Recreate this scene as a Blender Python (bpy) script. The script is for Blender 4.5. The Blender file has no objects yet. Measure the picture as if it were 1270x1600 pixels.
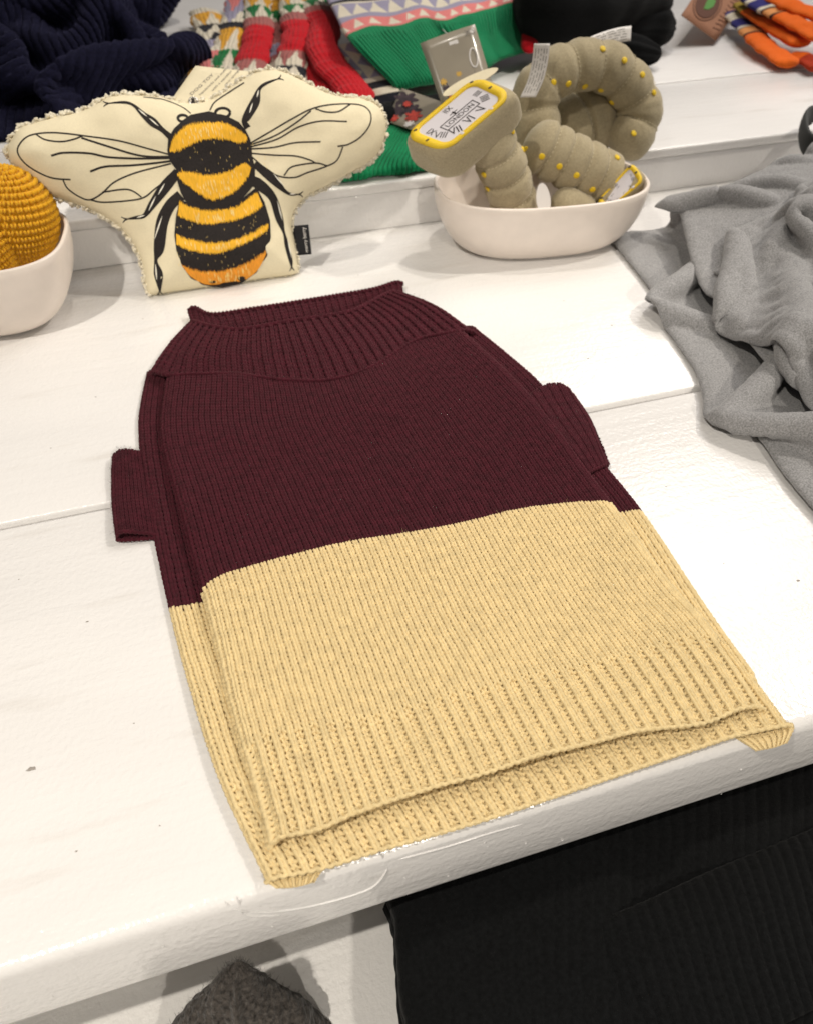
import bpy, math, random
import numpy as np
from mathutils import Vector, Matrix
from mathutils.geometry import delaunay_2d_cdt

random.seed(7)
RNG = np.random.default_rng(7)
SC = bpy.context.scene
COL = SC.collection

# ------------------------------------------------------------------ camera
FPX, CX, CY, CAMH = 1250.0, 635.0, 800.0, 0.42        # focal length and centre in photograph pixels
PITCH, YAW = math.radians(43.95), math.radians(17.3275)
FW = np.array([math.sin(YAW) * math.cos(PITCH), math.cos(YAW) * math.cos(PITCH), -math.sin(PITCH)])
RT = np.array([math.cos(YAW), -math.sin(YAW), 0.0])
UP = np.cross(RT, FW)
CAM = np.array([0.0, 0.0, CAMH])
cam_data = bpy.data.cameras.new('camera')
cam_data.sensor_fit = 'VERTICAL'
cam_data.sensor_height = 36.0
cam_data.lens = FPX / 1600.0 * 36.0
cam_data.clip_start = 0.01
cam_data.clip_end = 50.0
cam = bpy.data.objects.new('camera', cam_data)
m = Matrix.Identity(4)
for i in range(3):
    m[i][0], m[i][1], m[i][2], m[i][3] = RT[i], UP[i], -FW[i], CAM[i]
cam.matrix_world = m
COL.objects.link(cam)
SC.camera = cam
cam_data.dof.use_dof = True
cam_data.dof.focus_distance = 0.55
cam_data.dof.aperture_fstop = 9.0

# ------------------------------------------------------------------ world and lamps (a shop interior: ceiling lamps, plus an added front fill)
world = bpy.data.worlds.new('World')
SC.world = world
world.use_nodes = True
bg = world.node_tree.nodes['Background']
bg.inputs[0].default_value = (1.0, 0.93, 0.86, 1)
bg.inputs[1].default_value = 0.15


def lamp(name, kind, loc, target, power, color, size, size_y=None, cone=None, blend=0.4):
    d = bpy.data.lights.new(name, kind)
    d.energy = power
    d.color = color
    if kind == 'AREA':
        d.shape = 'RECTANGLE'
        d.size = size
        d.size_y = size_y or size
    else:
        d.shadow_soft_size = size
    if kind == 'SPOT':
        d.spot_size = math.radians(cone)
        d.spot_blend = blend
    o = bpy.data.objects.new(name, d)
    o.location = loc
    v = Vector(target) - Vector(loc)
    o.rotation_euler = v.to_track_quat('-Z', 'Y').to_euler()
    COL.objects.link(o)
    return o


WARM = (1.0, 0.925, 0.82)
lamp('ceiling_panel', 'AREA', (1.45, 1.42, 1.55), (1.0, 1.0, 0.0), 18.0, (1.0, 0.95, 0.92), 0.9, 0.95)
lamp('track_spot_left', 'SPOT', (-0.95, -0.22, 1.90), (-0.14, 0.45, 0.0), 122.0, WARM, 0.03, cone=40, blend=0.85)
lamp('track_spot_right', 'SPOT', (1.55, 0.55, 1.60), (0.15, 0.60, 0.0), 62.0, WARM, 0.035, cone=58)
lamp('front_fill_spot', 'SPOT', (0.30, -1.60, 1.20), (0.22, 0.06, 0.0), 84.0, WARM, 0.04, cone=30, blend=0.6)  # added fill behind the camera, brightens the table's front face
lamp('track_spot_back', 'SPOT', (0.50, 1.02, 2.1), (0.50, 1.35, 0.05), 42.0, WARM, 0.03, cone=50)

vs = SC.view_settings
vs.view_transform = 'Standard'
vs.look = 'None'
vs.exposure = 0.0
vs.gamma = 1.0
vs.use_curve_mapping = False
SC.render.engine = 'CYCLES'


# ------------------------------------------------------------------ measuring helpers
def at(u, v, z=0.0):
    """the point at height z that the photograph shows at pixel (u, v)"""
    d = FW + RT * (u - CX) / FPX - UP * (v - CY) / FPX
    return CAM + d * (z - CAMH) / d[2]


def aty(u, v, y):
    d = FW + RT * (u - CX) / FPX - UP * (v - CY) / FPX
    return CAM + d * y / d[1]


def catmull(P, n):
    P = np.asarray(P, float)
    k = len(P)
    if k == 2:
        t = np.linspace(0, 1, n)[:, None]
        t = t.reshape((n,) + (1,) * (P.ndim - 1))
        return P[0] * (1 - t) + P[1] * t
    Q = np.concatenate([[2 * P[0] - P[1]], P, [2 * P[-1] - P[-2]]])
    s = np.linspace(0, k - 1, n)
    i = np.minimum(s.astype(int), k - 2)
    t = (s - i).reshape((n,) + (1,) * (P.ndim - 1))
    a, b, c, d = Q[i], Q[i + 1], Q[i + 2], Q[i + 3]
    return 0.5 * ((2 * b) + (c - a) * t + (2 * a - 5 * b + 4 * c - d) * t ** 2 + (3 * b - a - 3 * c + d) * t ** 3)


def arc_resample(P, n, dense=400):
    D = catmull(P, dense)
    L = np.concatenate([[0], np.cumsum(np.linalg.norm(np.diff(D, axis=0), axis=1))])
    t = np.linspace(0, L[-1], n)
    return np.stack([np.interp(t, L, D[:, k]) for k in range(D.shape[1])], 1)


def vnoise(p, seed=0):
    """smooth pseudo noise in -1..1 from sums of sines, p [...,3]"""
    r = np.random.default_rng(seed)
    out = np.zeros(p.shape[:-1])
    for k in range(6):
        w = r.normal(size=3)
        w = w / np.linalg.norm(w) * (0.6 + 0.35 * k)
        out += np.sin(p @ w * 6.28 + r.uniform(0, 6.28)) / (1 + 0.3 * k)
    return out / 3.2


# ------------------------------------------------------------------ object helpers
def fast_mesh(name, V, F, smooth=True, mat_idx=None, colors=None):
    V = np.asarray(V, np.float32).reshape(-1, 3)
    me = bpy.data.meshes.new(name)
    if isinstance(F, np.ndarray):
        nf, k = F.shape
        me.vertices.add(len(V))
        me.vertices.foreach_set('co', V.ravel())
        me.loops.add(nf * k)
        me.loops.foreach_set('vertex_index', F.astype(np.int32).ravel())
        me.polygons.add(nf)
        me.polygons.foreach_set('loop_start', np.arange(0, nf * k, k, dtype=np.int32))
        me.polygons.foreach_set('loop_total', np.full(nf, k, np.int32))
    else:
        me.from_pydata([tuple(map(float, v)) for v in V], [], [tuple(map(int, f)) for f in F])
    n = len(me.polygons)
    if mat_idx is not None:
        me.polygons.foreach_set('material_index', np.asarray(mat_idx, np.int32))
    me.polygons.foreach_set('use_smooth', np.full(n, bool(smooth)))
    if colors is not None:
        ca = me.color_attributes.new('Col', 'FLOAT_COLOR', 'POINT')
        c = np.ones((len(V), 4), np.float32)
        c[:, :3] = np.asarray(colors).reshape(-1, 3)
        ca.data.foreach_set('color', c.ravel())
    me.update(calc_edges=True)
    me.validate()
    return me


def add(name, V, F, mat, parent=None, smooth=True, mat_idx=None, colors=None, kind=None, label=None):
    me = fast_mesh(name, V, F, smooth, mat_idx, colors)
    for mm in (mat if isinstance(mat, (list, tuple)) else [mat]):
        me.materials.append(mm)
    o = bpy.data.objects.new(name, me)
    COL.objects.link(o)
    if parent is not None:
        o.parent = parent
        o.matrix_parent_inverse = Matrix.Translation(parent.location).inverted()
    if kind:
        o['kind'] = kind
    if label:
        o['label'] = label
    return o


def thing(name, label, cat, loc=(0, 0, 0), group=None):
    o = bpy.data.objects.new(name, None)
    o.empty_display_size = 0.02
    o.location = [float(c) for c in loc]
    COL.objects.link(o)
    o['label'] = label
    o['category'] = cat
    if group:
        o['group'] = group
    return o


def grid_faces(nr, nc, wrap=False):
    """quads of a vertex grid nr x nc (row major)"""
    cols = nc if wrap else nc - 1
    r, c = np.meshgrid(np.arange(nr - 1), np.arange(cols), indexing='ij')
    a = r * nc + c
    b = r * nc + (c + 1) % nc
    return np.stack([a, b, b + nc, a + nc], -1).reshape(-1, 4)


def normals_of(S, wrap=False):
    du = np.gradient(S, axis=1)
    dv = np.gradient(S, axis=0)
    n = np.cross(du, dv)
    L = np.linalg.norm(n, axis=-1, keepdims=True)
    return n / np.maximum(L, 1e-9)


# ------------------------------------------------------------------ materials
def nodes_of(name):
    mt = bpy.data.materials.new(name)
    mt.use_nodes = True
    nt = mt.node_tree
    return mt, nt, nt.nodes['Principled BSDF']


def material(name, base, rough=0.6, var=0.0, vscale=60.0, bump=0.0, bscale=400.0, sheen=0.0, sheen_tint=None,
             spec=0.5, coat=0.0, stretch=(1, 1, 1), attr=False, sss=0.0, metallic=0.0, transmission=0.0, bdist=0.001,
             dark=None):
    mt, nt, p = nodes_of(name)
    N, L = nt.nodes, nt.links
    p.inputs['Roughness'].default_value = rough
    p.inputs['Specular IOR Level'].default_value = spec
    p.inputs['Metallic'].default_value = metallic
    p.inputs['Coat Weight'].default_value = coat
    p.inputs['Transmission Weight'].default_value = transmission
    if sheen:
        p.inputs['Sheen Weight'].default_value = sheen
        p.inputs['Sheen Roughness'].default_value = 0.45
        p.inputs['Sheen Tint'].default_value = (*(sheen_tint or (1, 1, 1)), 1)
    if sss:
        p.inputs['Subsurface Weight'].default_value = sss
        p.inputs['Subsurface Scale'].default_value = 0.004
    tc = N.new('ShaderNodeTexCoord')
    mp = N.new('ShaderNodeMapping')
    mp.inputs['Scale'].default_value = stretch
    L.new(tc.outputs['Object'], mp.inputs['Vector'])
    src = None
    if attr:
        at_ = N.new('ShaderNodeAttribute')
        at_.attribute_name = 'Col'
        src = at_.outputs['Color']
    if var or dark:
        nz = N.new('ShaderNodeTexNoise')
        nz.inputs['Scale'].default_value = vscale
        nz.inputs['Detail'].default_value = 6.0
        L.new(mp.outputs['Vector'], nz.inputs['Vector'])
        rp = N.new('ShaderNodeMapRange')
        rp.inputs['From Min'].default_value = 0.3
        rp.inputs['From Max'].default_value = 0.7
        rp.inputs['To Min'].default_value = 1 - var
        rp.inputs['To Max'].default_value = 1 + var
        L.new(nz.outputs['Fac'], rp.inputs['Value'])
        mx = N.new('ShaderNodeMix')
        mx.data_type = 'RGBA'
        mx.blend_type = 'MULTIPLY'
        mx.inputs['Factor'].default_value = 1.0
        if src:
            L.new(src, mx.inputs[6])
        else:
            mx.inputs[6].default_value = (*base, 1)
        L.new(rp.outputs['Result'], mx.inputs[7])
        src = mx.outputs[2]
    if src:
        L.new(src, p.inputs['Base Color'])
    else:
        p.inputs['Base Color'].default_value = (*base, 1)
    if bump:
        nb = N.new('ShaderNodeTexNoise')
        nb.inputs['Scale'].default_value = bscale
        nb.inputs['Detail'].default_value = 4.0
        L.new(mp.outputs['Vector'], nb.inputs['Vector'])
        bp = N.new('ShaderNodeBump')
        bp.inputs['Strength'].default_value = bump
        bp.inputs['Distance'].default_value = bdist
        L.new(nb.outputs['Fac'], bp.inputs['Height'])
        L.new(bp.outputs['Normal'], p.inputs['Normal'])
    return mt


def painted_wood(name, base, rough):
    """thick brushed gloss paint over boards: orange peel, long brush strokes and faint dirt"""
    mt, nt, p = nodes_of(name)
    N, L = nt.nodes, nt.links
    tc = N.new('ShaderNodeTexCoord')

    def noise(scale, stretch, detail=3.0):
        mp = N.new('ShaderNodeMapping')
        mp.inputs['Scale'].default_value = stretch
        L.new(tc.outputs['Object'], mp.inputs['Vector'])
        n = N.new('ShaderNodeTexNoise')
        n.inputs['Scale'].default_value = scale
        n.inputs['Detail'].default_value = detail
        L.new(mp.outputs['Vector'], n.inputs['Vector'])
        return n.outputs['Fac']
    peel = noise(260, (1, 1, 1), 2.0)
    brush = noise(60, (0.12, 1.6, 1.6), 4.0)
    blot = noise(9, (0.5, 1.2, 1), 5.0)
    a = N.new('ShaderNodeMath'); a.operation = 'MULTIPLY_ADD'
    L.new(brush, a.inputs[0]); a.inputs[1].default_value = 1.1
    L.new(peel, a.inputs[2])
    bp = N.new('ShaderNodeBump')
    bp.inputs['Strength'].default_value = 0.55
    bp.inputs['Distance'].default_value = 0.0009
    L.new(a.outputs[0], bp.inputs['Height'])
    L.new(bp.outputs['Normal'], p.inputs['Normal'])
    rr = N.new('ShaderNodeMapRange')
    rr.inputs['To Min'].default_value = rough - 0.06
    rr.inputs['To Max'].default_value = rough + 0.16
    L.new(blot, rr.inputs['Value'])
    L.new(rr.outputs['Result'], p.inputs['Roughness'])
    cr = N.new('ShaderNodeMapRange')
    cr.inputs['From Min'].default_value = 0.3
    cr.inputs['From Max'].default_value = 0.75
    cr.inputs['To Min'].default_value = 0.95
    cr.inputs['To Max'].default_value = 1.02
    L.new(blot, cr.inputs['Value'])
    mx = N.new('ShaderNodeMix'); mx.data_type = 'RGBA'; mx.blend_type = 'MULTIPLY'
    mx.inputs['Factor'].default_value = 1
    mx.inputs[6].default_value = (*base, 1)
    L.new(cr.outputs['Result'], mx.inputs[7])
    # scuffs and rubbed-in dirt: sparse smears along the boards
    sm = noise(26, (0.35, 2.2, 1.5), 8.0)
    th_ = N.new('ShaderNodeMapRange')
    th_.inputs['From Min'].default_value = 0.60
    th_.inputs['From Max'].default_value = 0.74
    th_.inputs['To Min'].default_value = 0.0
    th_.inputs['To Max'].default_value = 0.30
    L.new(sm, th_.inputs['Value'])
    m2 = N.new('ShaderNodeMix'); m2.data_type = 'RGBA'
    L.new(th_.outputs['Result'], m2.inputs['Factor'])
    L.new(mx.outputs[2], m2.inputs[6])
    m2.inputs[7].default_value = (0.56, 0.52, 0.47, 1)
    L.new(m2.outputs[2], p.inputs['Base Color'])
    return mt


M = {}
M['paint'] = painted_wood('white_gloss_paint', (0.80, 0.785, 0.77), 0.15)
M['paint_chip'] = material('paint_chip', (0.32, 0.29, 0.26), 0.8)
M['maroon'] = material('maroon_wool', (0.050, 0.0060, 0.0118), 0.9, var=0.30, vscale=160, bump=0.5, bscale=2500, sheen=0.15,
                       sheen_tint=(0.75, 0.32, 0.36), spec=0.2)
M['cream'] = material('straw_wool', (0.755, 0.595, 0.315), 0.9, var=0.10, vscale=160, bump=0.5, bscale=2500, sheen=0.25,
                      sheen_tint=(1.0, 0.9, 0.7), spec=0.2)
M['canvas'] = material('natural_canvas', (0.80, 0.715, 0.505), 0.85, var=0.04, vscale=700, bump=0.35, bscale=1500, spec=0.2)
M['fleece'] = material('cream_fleece', (0.86, 0.79, 0.62), 0.95, var=0.10, vscale=300, bump=0.8, bscale=420, sheen=0.5, spec=0.1, bdist=0.003)
M['ink'] = material('black_print_ink', (0.020, 0.016, 0.015), 0.75, var=0.35, vscale=900, spec=0.25)
M['print_yellow'] = material('yellow_print_ink', (0.86, 0.46, 0.035), 0.75, var=0.16, vscale=260, stretch=(4, 1, 0.5), spec=0.2)
M['print_orange'] = material('orange_print_ink', (0.83, 0.33, 0.035), 0.75, var=0.16, vscale=260, stretch=(4, 1, 0.5), spec=0.2)
M['print_pale'] = material('pale_print_streak', (0.90, 0.66, 0.22), 0.75)
M['print_white'] = material('bare_canvas_streak', (0.86, 0.82, 0.70), 0.8)
M['label_black'] = material('black_woven_label', (0.017, 0.017, 0.020), 0.8, bump=0.4, bscale=3000, spec=0.2)
M['label_white'] = material('white_satin_label', (0.72, 0.69, 0.66), 0.55, bump=0.15, bscale=1500)
M['card'] = material('cream_card', (0.74, 0.66, 0.46), 0.7, var=0.03, vscale=200)
M['print_grey'] = material('grey_print', (0.22, 0.20, 0.18), 0.8)
M['steel'] = material('eyelet_metal', (0.6, 0.58, 0.55), 0.3, metallic=1.0)
M['bowl'] = material('matt_bone_ceramic', (0.80, 0.715, 0.64), 0.33, var=0.03, vscale=60, bump=0.12, bscale=120, spec=0.45)
M['crochet'] = material('mustard_cotton', (0.80, 0.43, 0.02), 0.85, var=0.14, vscale=800, bump=0.4, bscale=2500, sheen=0.2, spec=0.2)
M['plush'] = material('taupe_plush', (0.385, 0.325, 0.21), 0.95, var=0.14, vscale=500, bump=0.5, bscale=1400, sheen=0.5,
                      sheen_tint=(1, 0.95, 0.8), spec=0.1)
M['thread'] = material('pale_thread', (0.60, 0.53, 0.36), 0.8)
M['dark_thread'] = material('dark_thread', (0.10, 0.08, 0.045), 0.9)
M['yellow_satin'] = material('yellow_embroidery', (0.88, 0.60, 0.012), 0.38, var=0.10, vscale=700, bump=0.5, bscale=1800, stretch=(1, 6, 1))
M['clock_white'] = material('white_felt', (0.66, 0.63, 0.66), 0.85, bump=0.2, bscale=1500)
M['grey_fleece'] = material('heather_grey_jersey', (0.285, 0.282, 0.283), 0.95, var=0.36, vscale=760, bump=0.5, bscale=1500, sheen=0.35, spec=0.1)
M['grey_rib'] = material('grey_rib_knit', (0.20, 0.19, 0.195), 0.95, var=0.25, vscale=500, bump=0.5, bscale=1500, sheen=0.3, spec=0.1)
M['charcoal'] = material('charcoal_trim', (0.035, 0.036, 0.035), 0.8)
M['navy'] = material('navy_wool', (0.0065, 0.0065, 0.019), 0.95, var=0.5, vscale=300, bump=0.8, bscale=900, sheen=0.12, sheen_tint=(0.4, 0.4, 0.8), spec=0.1)
M['black_wool'] = material('black_wool', (0.0040, 0.0043, 0.0046), 0.95, var=0.4, vscale=400, bump=0.7, bscale=1200, sheen=0.05, spec=0.1)
M['hat'] = material('grey_tweed_wool', (0.055, 0.048, 0.042), 0.95, var=0.75, vscale=420, bump=0.9, bscale=900, sheen=0.3, spec=0.1)
M['knit_color'] = material('fair_isle_wool', (1, 1, 1), 0.9, var=0.14, vscale=600, bump=0.6, bscale=1400, sheen=0.12, spec=0.15, attr=True)
M['green'] = material('green_wool', (0.006, 0.20, 0.075), 0.9, var=0.16, vscale=400, bump=0.5, bscale=1500, sheen=0.05, spec=0.15)
M['red'] = material('red_wool', (0.52, 0.008, 0.016), 0.9, var=0.18, vscale=400, bump=0.5, bscale=1500, sheen=0.1, spec=0.15)
M['kraft'] = material('kraft_card', (0.33, 0.155, 0.085), 0.8, var=0.08, vscale=300)
M['kraft_print'] = material('kraft_print', (0.12, 0.05, 0.03), 0.85)
M['leaf'] = material('leaf_print', (0.10, 0.28, 0.06), 0.8)
M['film'] = material('smoky_film_card', (0.30, 0.265, 0.205), 0.28, var=0.06, vscale=30, coat=0.3)
M['floral_dark'] = material('floral_dark_print', (0.035, 0.02, 0.028), 0.7, var=0.6, vscale=200)
M['floral_red'] = material('floral_red_print', (0.42, 0.04, 0.025), 0.7, var=0.4, vscale=200)
M['floral_gold'] = material('floral_gold_print', (0.55, 0.33, 0.05), 0.7)
M['lower_paint'] = painted_wood('lower_shelf_paint', (0.80, 0.785, 0.76), 0.35)


# ------------------------------------------------------------------ generic solids
def box(name, x0, x1, y0, y1, z0, z1, mat, parent, bev=0.004, seg=3):
    import bmesh
    bm = bmesh.new()
    bmesh.ops.create_cube(bm, size=1.0)
    for v in bm.verts:
        v.co = Vector(((x0 + x1) / 2 + v.co.x * (x1 - x0), (y0 + y1) / 2 + v.co.y * (y1 - y0), (z0 + z1) / 2 + v.co.z * (z1 - z0)))
    bmesh.ops.bevel(bm, geom=list(bm.edges), offset=bev, segments=seg, affect='EDGES', profile=0.5)
    me = bpy.data.meshes.new(name)
    bm.to_mesh(me)
    bm.free()
    for pgn in me.polygons:
        pgn.use_smooth = True
    me.materials.append(mat)
    o = bpy.data.objects.new(name, me)
    COL.objects.link(o)
    if parent:
        o.parent = parent
        o.matrix_parent_inverse = Matrix.Translation(parent.location).inverted()
    return o


def sweep(path, ra, rb=None, sides=20, up=(0, 0, 1), n=60, disp=None, close_ends=True):
    """tube along a spline; ra across, rb along the up direction (per control point or scalar).
    returns V [n,sides,3] and the frames"""
    P = arc_resample(path, n)
    k = len(path)
    def rad(r):
        if np.isscalar(r):
            return np.full(n, float(r))
        if callable(r):
            return np.array([r(t) for t in np.linspace(0, 1, n)])
        return catmull(np.asarray(r, float)[:, None], n)[:, 0]
    RA = rad(ra)
    RB = RA if rb is None else rad(rb)
    T = np.gradient(P, axis=0)
    T /= np.linalg.norm(T, axis=1, keepdims=True)
    U = np.asarray(up, float)
    A = np.cross(T, U)
    A /= np.maximum(np.linalg.norm(A, axis=1, keepdims=True), 1e-6)
    B = np.cross(A, T)
    ph = np.linspace(0, 2 * np.pi, sides, endpoint=False)
    off = A[:, None, :] * np.cos(ph)[None, :, None] * RA[:, None, None] + B[:, None, :] * np.sin(ph)[None, :, None] * RB[:, None, None]
    V = P[:, None, :] + off
    if disp is not None:
        d = disp(np.linspace(0, 1, n)[:, None], ph[None, :], V)
        V = V + off / np.maximum(np.linalg.norm(off, axis=-1, keepdims=True), 1e-9) * d[..., None]
    return V, P, T, A, B, RA, RB


def tube_mesh(V, caps=True):
    n, s = V.shape[:2]
    F = grid_faces(n, s, wrap=True)
    if not caps:
        return V.reshape(-1, 3), F
    Vl = np.concatenate([V.reshape(-1, 3), V[0].mean(0)[None], V[-1].mean(0)[None]])
    c0, c1 = n * s, n * s + 1
    i = np.arange(s)
    j = (i + 1) % s
    q0 = np.stack([j, i, np.full(s, c0), np.full(s, c0)], 1)
    q1 = np.stack([(n - 1) * s + i, (n - 1) * s + j, np.full(s, c1), np.full(s, c1)], 1)
    Fl = [tuple(f) for f in F] + [tuple(f[:3]) for f in q0] + [tuple(f[:3]) for f in q1]
    return Vl, Fl


def add_tube(name, path, ra, mat, parent, rb=None, sides=20, n=60, up=(0, 0, 1), disp=None, caps=True, colors=None, label=None):
    V, *fr = sweep(path, ra, rb, sides, up, n, disp)
    Vm, F = tube_mesh(V, caps)
    c = None
    if colors is not None:
        t = np.linspace(0, 1, n)[:, None] * np.ones((1, sides))
        ph = np.linspace(0, 1, sides, endpoint=False)[None, :] * np.ones((n, 1))
        c = colors(t, ph).reshape(-1, 3)
        if caps:
            c = np.concatenate([c, c[:1], c[-1:]])
    o = add(name, Vm, F, mat, parent, colors=c, label=label)
    return o, V, fr


def round_ends(r, e0=0.12, e1=0.12, m0=0.05, m1=0.05):
    """radius profile with rounded ends"""
    def f(t):
        k = 1.0
        if t < e0:
            k = math.sqrt(max(1 - (1 - t / e0) ** 2, m0 ** 2))
        if t > 1 - e1:
            k = min(k, math.sqrt(max(1 - (1 - (1 - t) / e1) ** 2, m1 ** 2)))
        return r * k if np.isscalar(r) else float(np.interp(t, np.linspace(0, 1, len(r)), r)) * k
    return f


def sheet_surface(rows, nu, nv):
    """rows: list of rows of 3D control points -> smooth surface [nv,nu,3]"""
    R = [arc_resample(r, nu) for r in rows]
    return catmull(np.array(R), nv)


def add_sheet(name, S, mat, parent, thick=0.003, colors=None, edge_round=True, label=None):
    """closed sheet of cloth with real thickness and soft edges"""
    nv, nu = S.shape[:2]
    N = normals_of(S)
    if N[..., 2].mean() < 0:
        N = -N
    w = np.ones((nv, nu))
    if edge_round:
        iu = np.minimum(np.arange(nu), np.arange(nu)[::-1])
        iv = np.minimum(np.arange(nv), np.arange(nv)[::-1])
        w = np.minimum(np.minimum(iu[None, :], 2) / 2.0, np.minimum(iv[:, None], 2) / 2.0) * 0.8 + 0.2
    top = S + N * (thick / 2 * w)[..., None]
    bot = S - N * (thick / 2 * w)[..., None]
    V = np.concatenate([top.reshape(-1, 3), bot.reshape(-1, 3)])
    F = grid_faces(nv, nu)
    off = nv * nu
    ring = np.concatenate([np.arange(nu), np.arange(1, nv) * nu + nu - 1, (nv - 1) * nu + np.arange(nu - 2, -1, -1), np.arange(nv - 2, 0, -1) * nu])
    nx = np.roll(ring, -1)
    side = np.stack([nx, ring, ring + off, nx + off], 1)
    F = np.concatenate([F, F[:, ::-1] + off, side])
    c = None
    if colors is not None:
        c = np.concatenate([colors.reshape(-1, 3)] * 2)
    return add(name, V, F, mat, parent, colors=c, label=label)


def text_geo(body, size):
    cu = bpy.data.curves.new('text', 'FONT')
    cu.body = body
    cu.size = size
    cu.align_x = 'CENTER'
    cu.align_y = 'CENTER'
    cu.resolution_u = 2
    ob = bpy.data.objects.new('text', cu)
    me = bpy.data.meshes.new_from_object(ob)
    V = np.array([v.co[:] for v in me.vertices])
    F = [tuple(p.vertices) for p in me.polygons]
    bpy.data.objects.remove(ob)
    bpy.data.curves.remove(cu)
    bpy.data.meshes.remove(me)
    return V, F


def merge(parts):
    Vs, Fs, o = [], [], 0
    for V, F in parts:
        V = np.asarray(V).reshape(-1, 3)
        Vs.append(V)
        Fs += [tuple(int(i) + o for i in f) for f in F]
        o += len(V)
    return np.concatenate(Vs), Fs


# ================================================================== the display table
YF, YM, YS, YT = 0.1714, 0.4917, 0.8855, 1.115        # front edge, plank seam, riser, upper seam
ZS = 0.057                                            # height of the upper tier
table = thing('display_table', 'white glossy painted plank display table under the maroon and straw sweater', 'table', (0.2, 0.5, -0.067))
box('plank', -2.2, 3.2, YF, YM - 0.0008, -0.067, 0.0, M['paint'], table, bev=0.007, seg=4)
box('plank', -2.2, 3.2, YM + 0.0008, YS + 0.02, -0.067, 0.0016, M['paint'], table, bev=0.0022)
# cracked and filled knot on the front edge, small chips of the paint
cr = []
def crack(pts, r):
    V, *_ = sweep(pts, round_ends(r, 0.2, 0.2), sides=6, n=30, up=(0, -0.6, 0.8))
    cr.append(tube_mesh(V))
def edge_pt(u, v):
    """point on the rounded front edge of the plank"""
    p = at(u, v, 0.0)
    if p[1] >= YF + 0.005:
        return p
    q = aty(u, v, YF)
    if q[2] > -0.006:
        q = aty(u, v, YF + 0.0012)
    return q
for line, r in (([(345, 1424), (372, 1420), (385, 1424), (430, 1424), (480, 1417), (540, 1402), (582, 1386), (603, 1362), (604, 1345)], 0.0008),
                ([(352, 1412), (368, 1418), (392, 1431), (440, 1430)], 0.0006),
                ([(595, 1334), (604, 1345), (640, 1338), (700, 1322), (760, 1303), (818, 1287)], 0.0007),
                ([(372, 1405), (380, 1428)], 0.0006)):
    crack([edge_pt(*q) for q in line], r)
Vc, Fc = merge(cr)
add('paint_crack', Vc, Fc, M['paint'], table)
rc = random.Random(3)
for (u, v, s) in ((50, 1201, 0.0022), (137, 971, 0.0008), (1246, 907, 0.0011), (955, 508, 0.001), (224, 498, 0.0008), (918, 560, 0.0009), (1130, 880, 0.0005), (80, 700, 0.0006), (30, 905, 0.0005), (210, 1130, 0.0005), (120, 1330, 0.0006), (1040, 760, 0.0005), (150, 620, 0.0007), (560, 430, 0.0006), (880, 470, 0.0006), (250, 1290, 0.0004)):
    c = at(u, v, 0.0018 if v < 800 and at(u, v)[1] > YM else 0.0002)
    a = np.linspace(0, 2 * np.pi, 9, endpoint=False)
    V = [c + np.array([s * 1.3 * math.cos(t) * rc.uniform(0.6, 1.2), s * 0.7 * math.sin(t) * rc.uniform(0.6, 1.2), 0.0]) for t in a] + [c + np.array([0, 0, 0.0003])]
    add('paint_chip', V, [(i, (i + 1) % 9, 9) for i in range(9)], M['paint_chip'], table)
bl = []
for k in range(46):                                   # small drips and dust nibs caught in the paint of the front edge
    x = rc.uniform(-0.3, 0.65)
    c = np.array([x, YF - 0.0002, rc.uniform(-0.062, -0.01)])
    s = rc.uniform(0.0005, 0.0013)
    t = np.linspace(0, 2 * np.pi, 7, endpoint=False)
    V = [c + np.array([s * math.cos(q), 0, s * rc.uniform(0.5, 1.2) * math.sin(q)]) for q in t] + [c + np.array([0, -s * 0.7, 0])]
    bl.append((V, [((i + 1) % 7, i, 7) for i in range(7)]))
Vb, Fb = merge(bl)
add('paint_drip', Vb, Fb, M['paint'], table, kind='stuff')

tier = thing('display_riser', 'raised white painted tier of boards behind the bowls and the bee pillow', 'display riser', (0.4, 1.2, 0.0016))
box('riser_board', -2.4, 3.6, YS, YS + 0.018, 0.0017, ZS - 0.012, M['paint'], tier, bev=0.0015)
box('shelf_board', -2.4, 3.6, YS - 0.002, YT - 0.0007, ZS - 0.0118, ZS, M['paint'], tier, bev=0.003)
box('shelf_board', -2.4, 3.6, YT + 0.0007, 1.62, ZS - 0.0118, ZS + 0.0012, M['paint'], tier, bev=0.002)
box('shelf_board', -2.4, 3.6, 1.6215, 3.0, ZS - 0.0118, ZS, M['paint'], tier, bev=0.002)

ZL = -0.150
low = thing('lower_shelf', 'white painted lower shelf in shade below the table edge', 'shelf', (0.2, 0.1, ZL - 0.02))
box('shelf_board', -1.6, 2.2, -0.35, 0.034 + 0.235, ZL - 0.02, ZL, M['lower_paint'], low, bev=0.003)
box('back_panel', -1.6, 2.2, 0.2705, 0.285, ZL - 0.018, -0.068, M['lower_paint'], low, bev=0.002)


# ================================================================== knitted fabric, loop by loop
def bilinear(S, x, y):
    """S [R,C,3] sampled at fractional column x, row y (in grid units)"""
    R, C = S.shape[:2]
    x = np.clip(x, 0, C - 1.0001)
    y = np.clip(y, 0, R - 1.0001)
    i, j = x.astype(int), y.astype(int)
    a, b = (x - i)[..., None], (y - j)[..., None]
    return (S[j, i] * (1 - a) * (1 - b) + S[j, i + 1] * a * (1 - b) + S[j + 1, i] * (1 - a) * b + S[j + 1, i + 1] * a * b)


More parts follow.
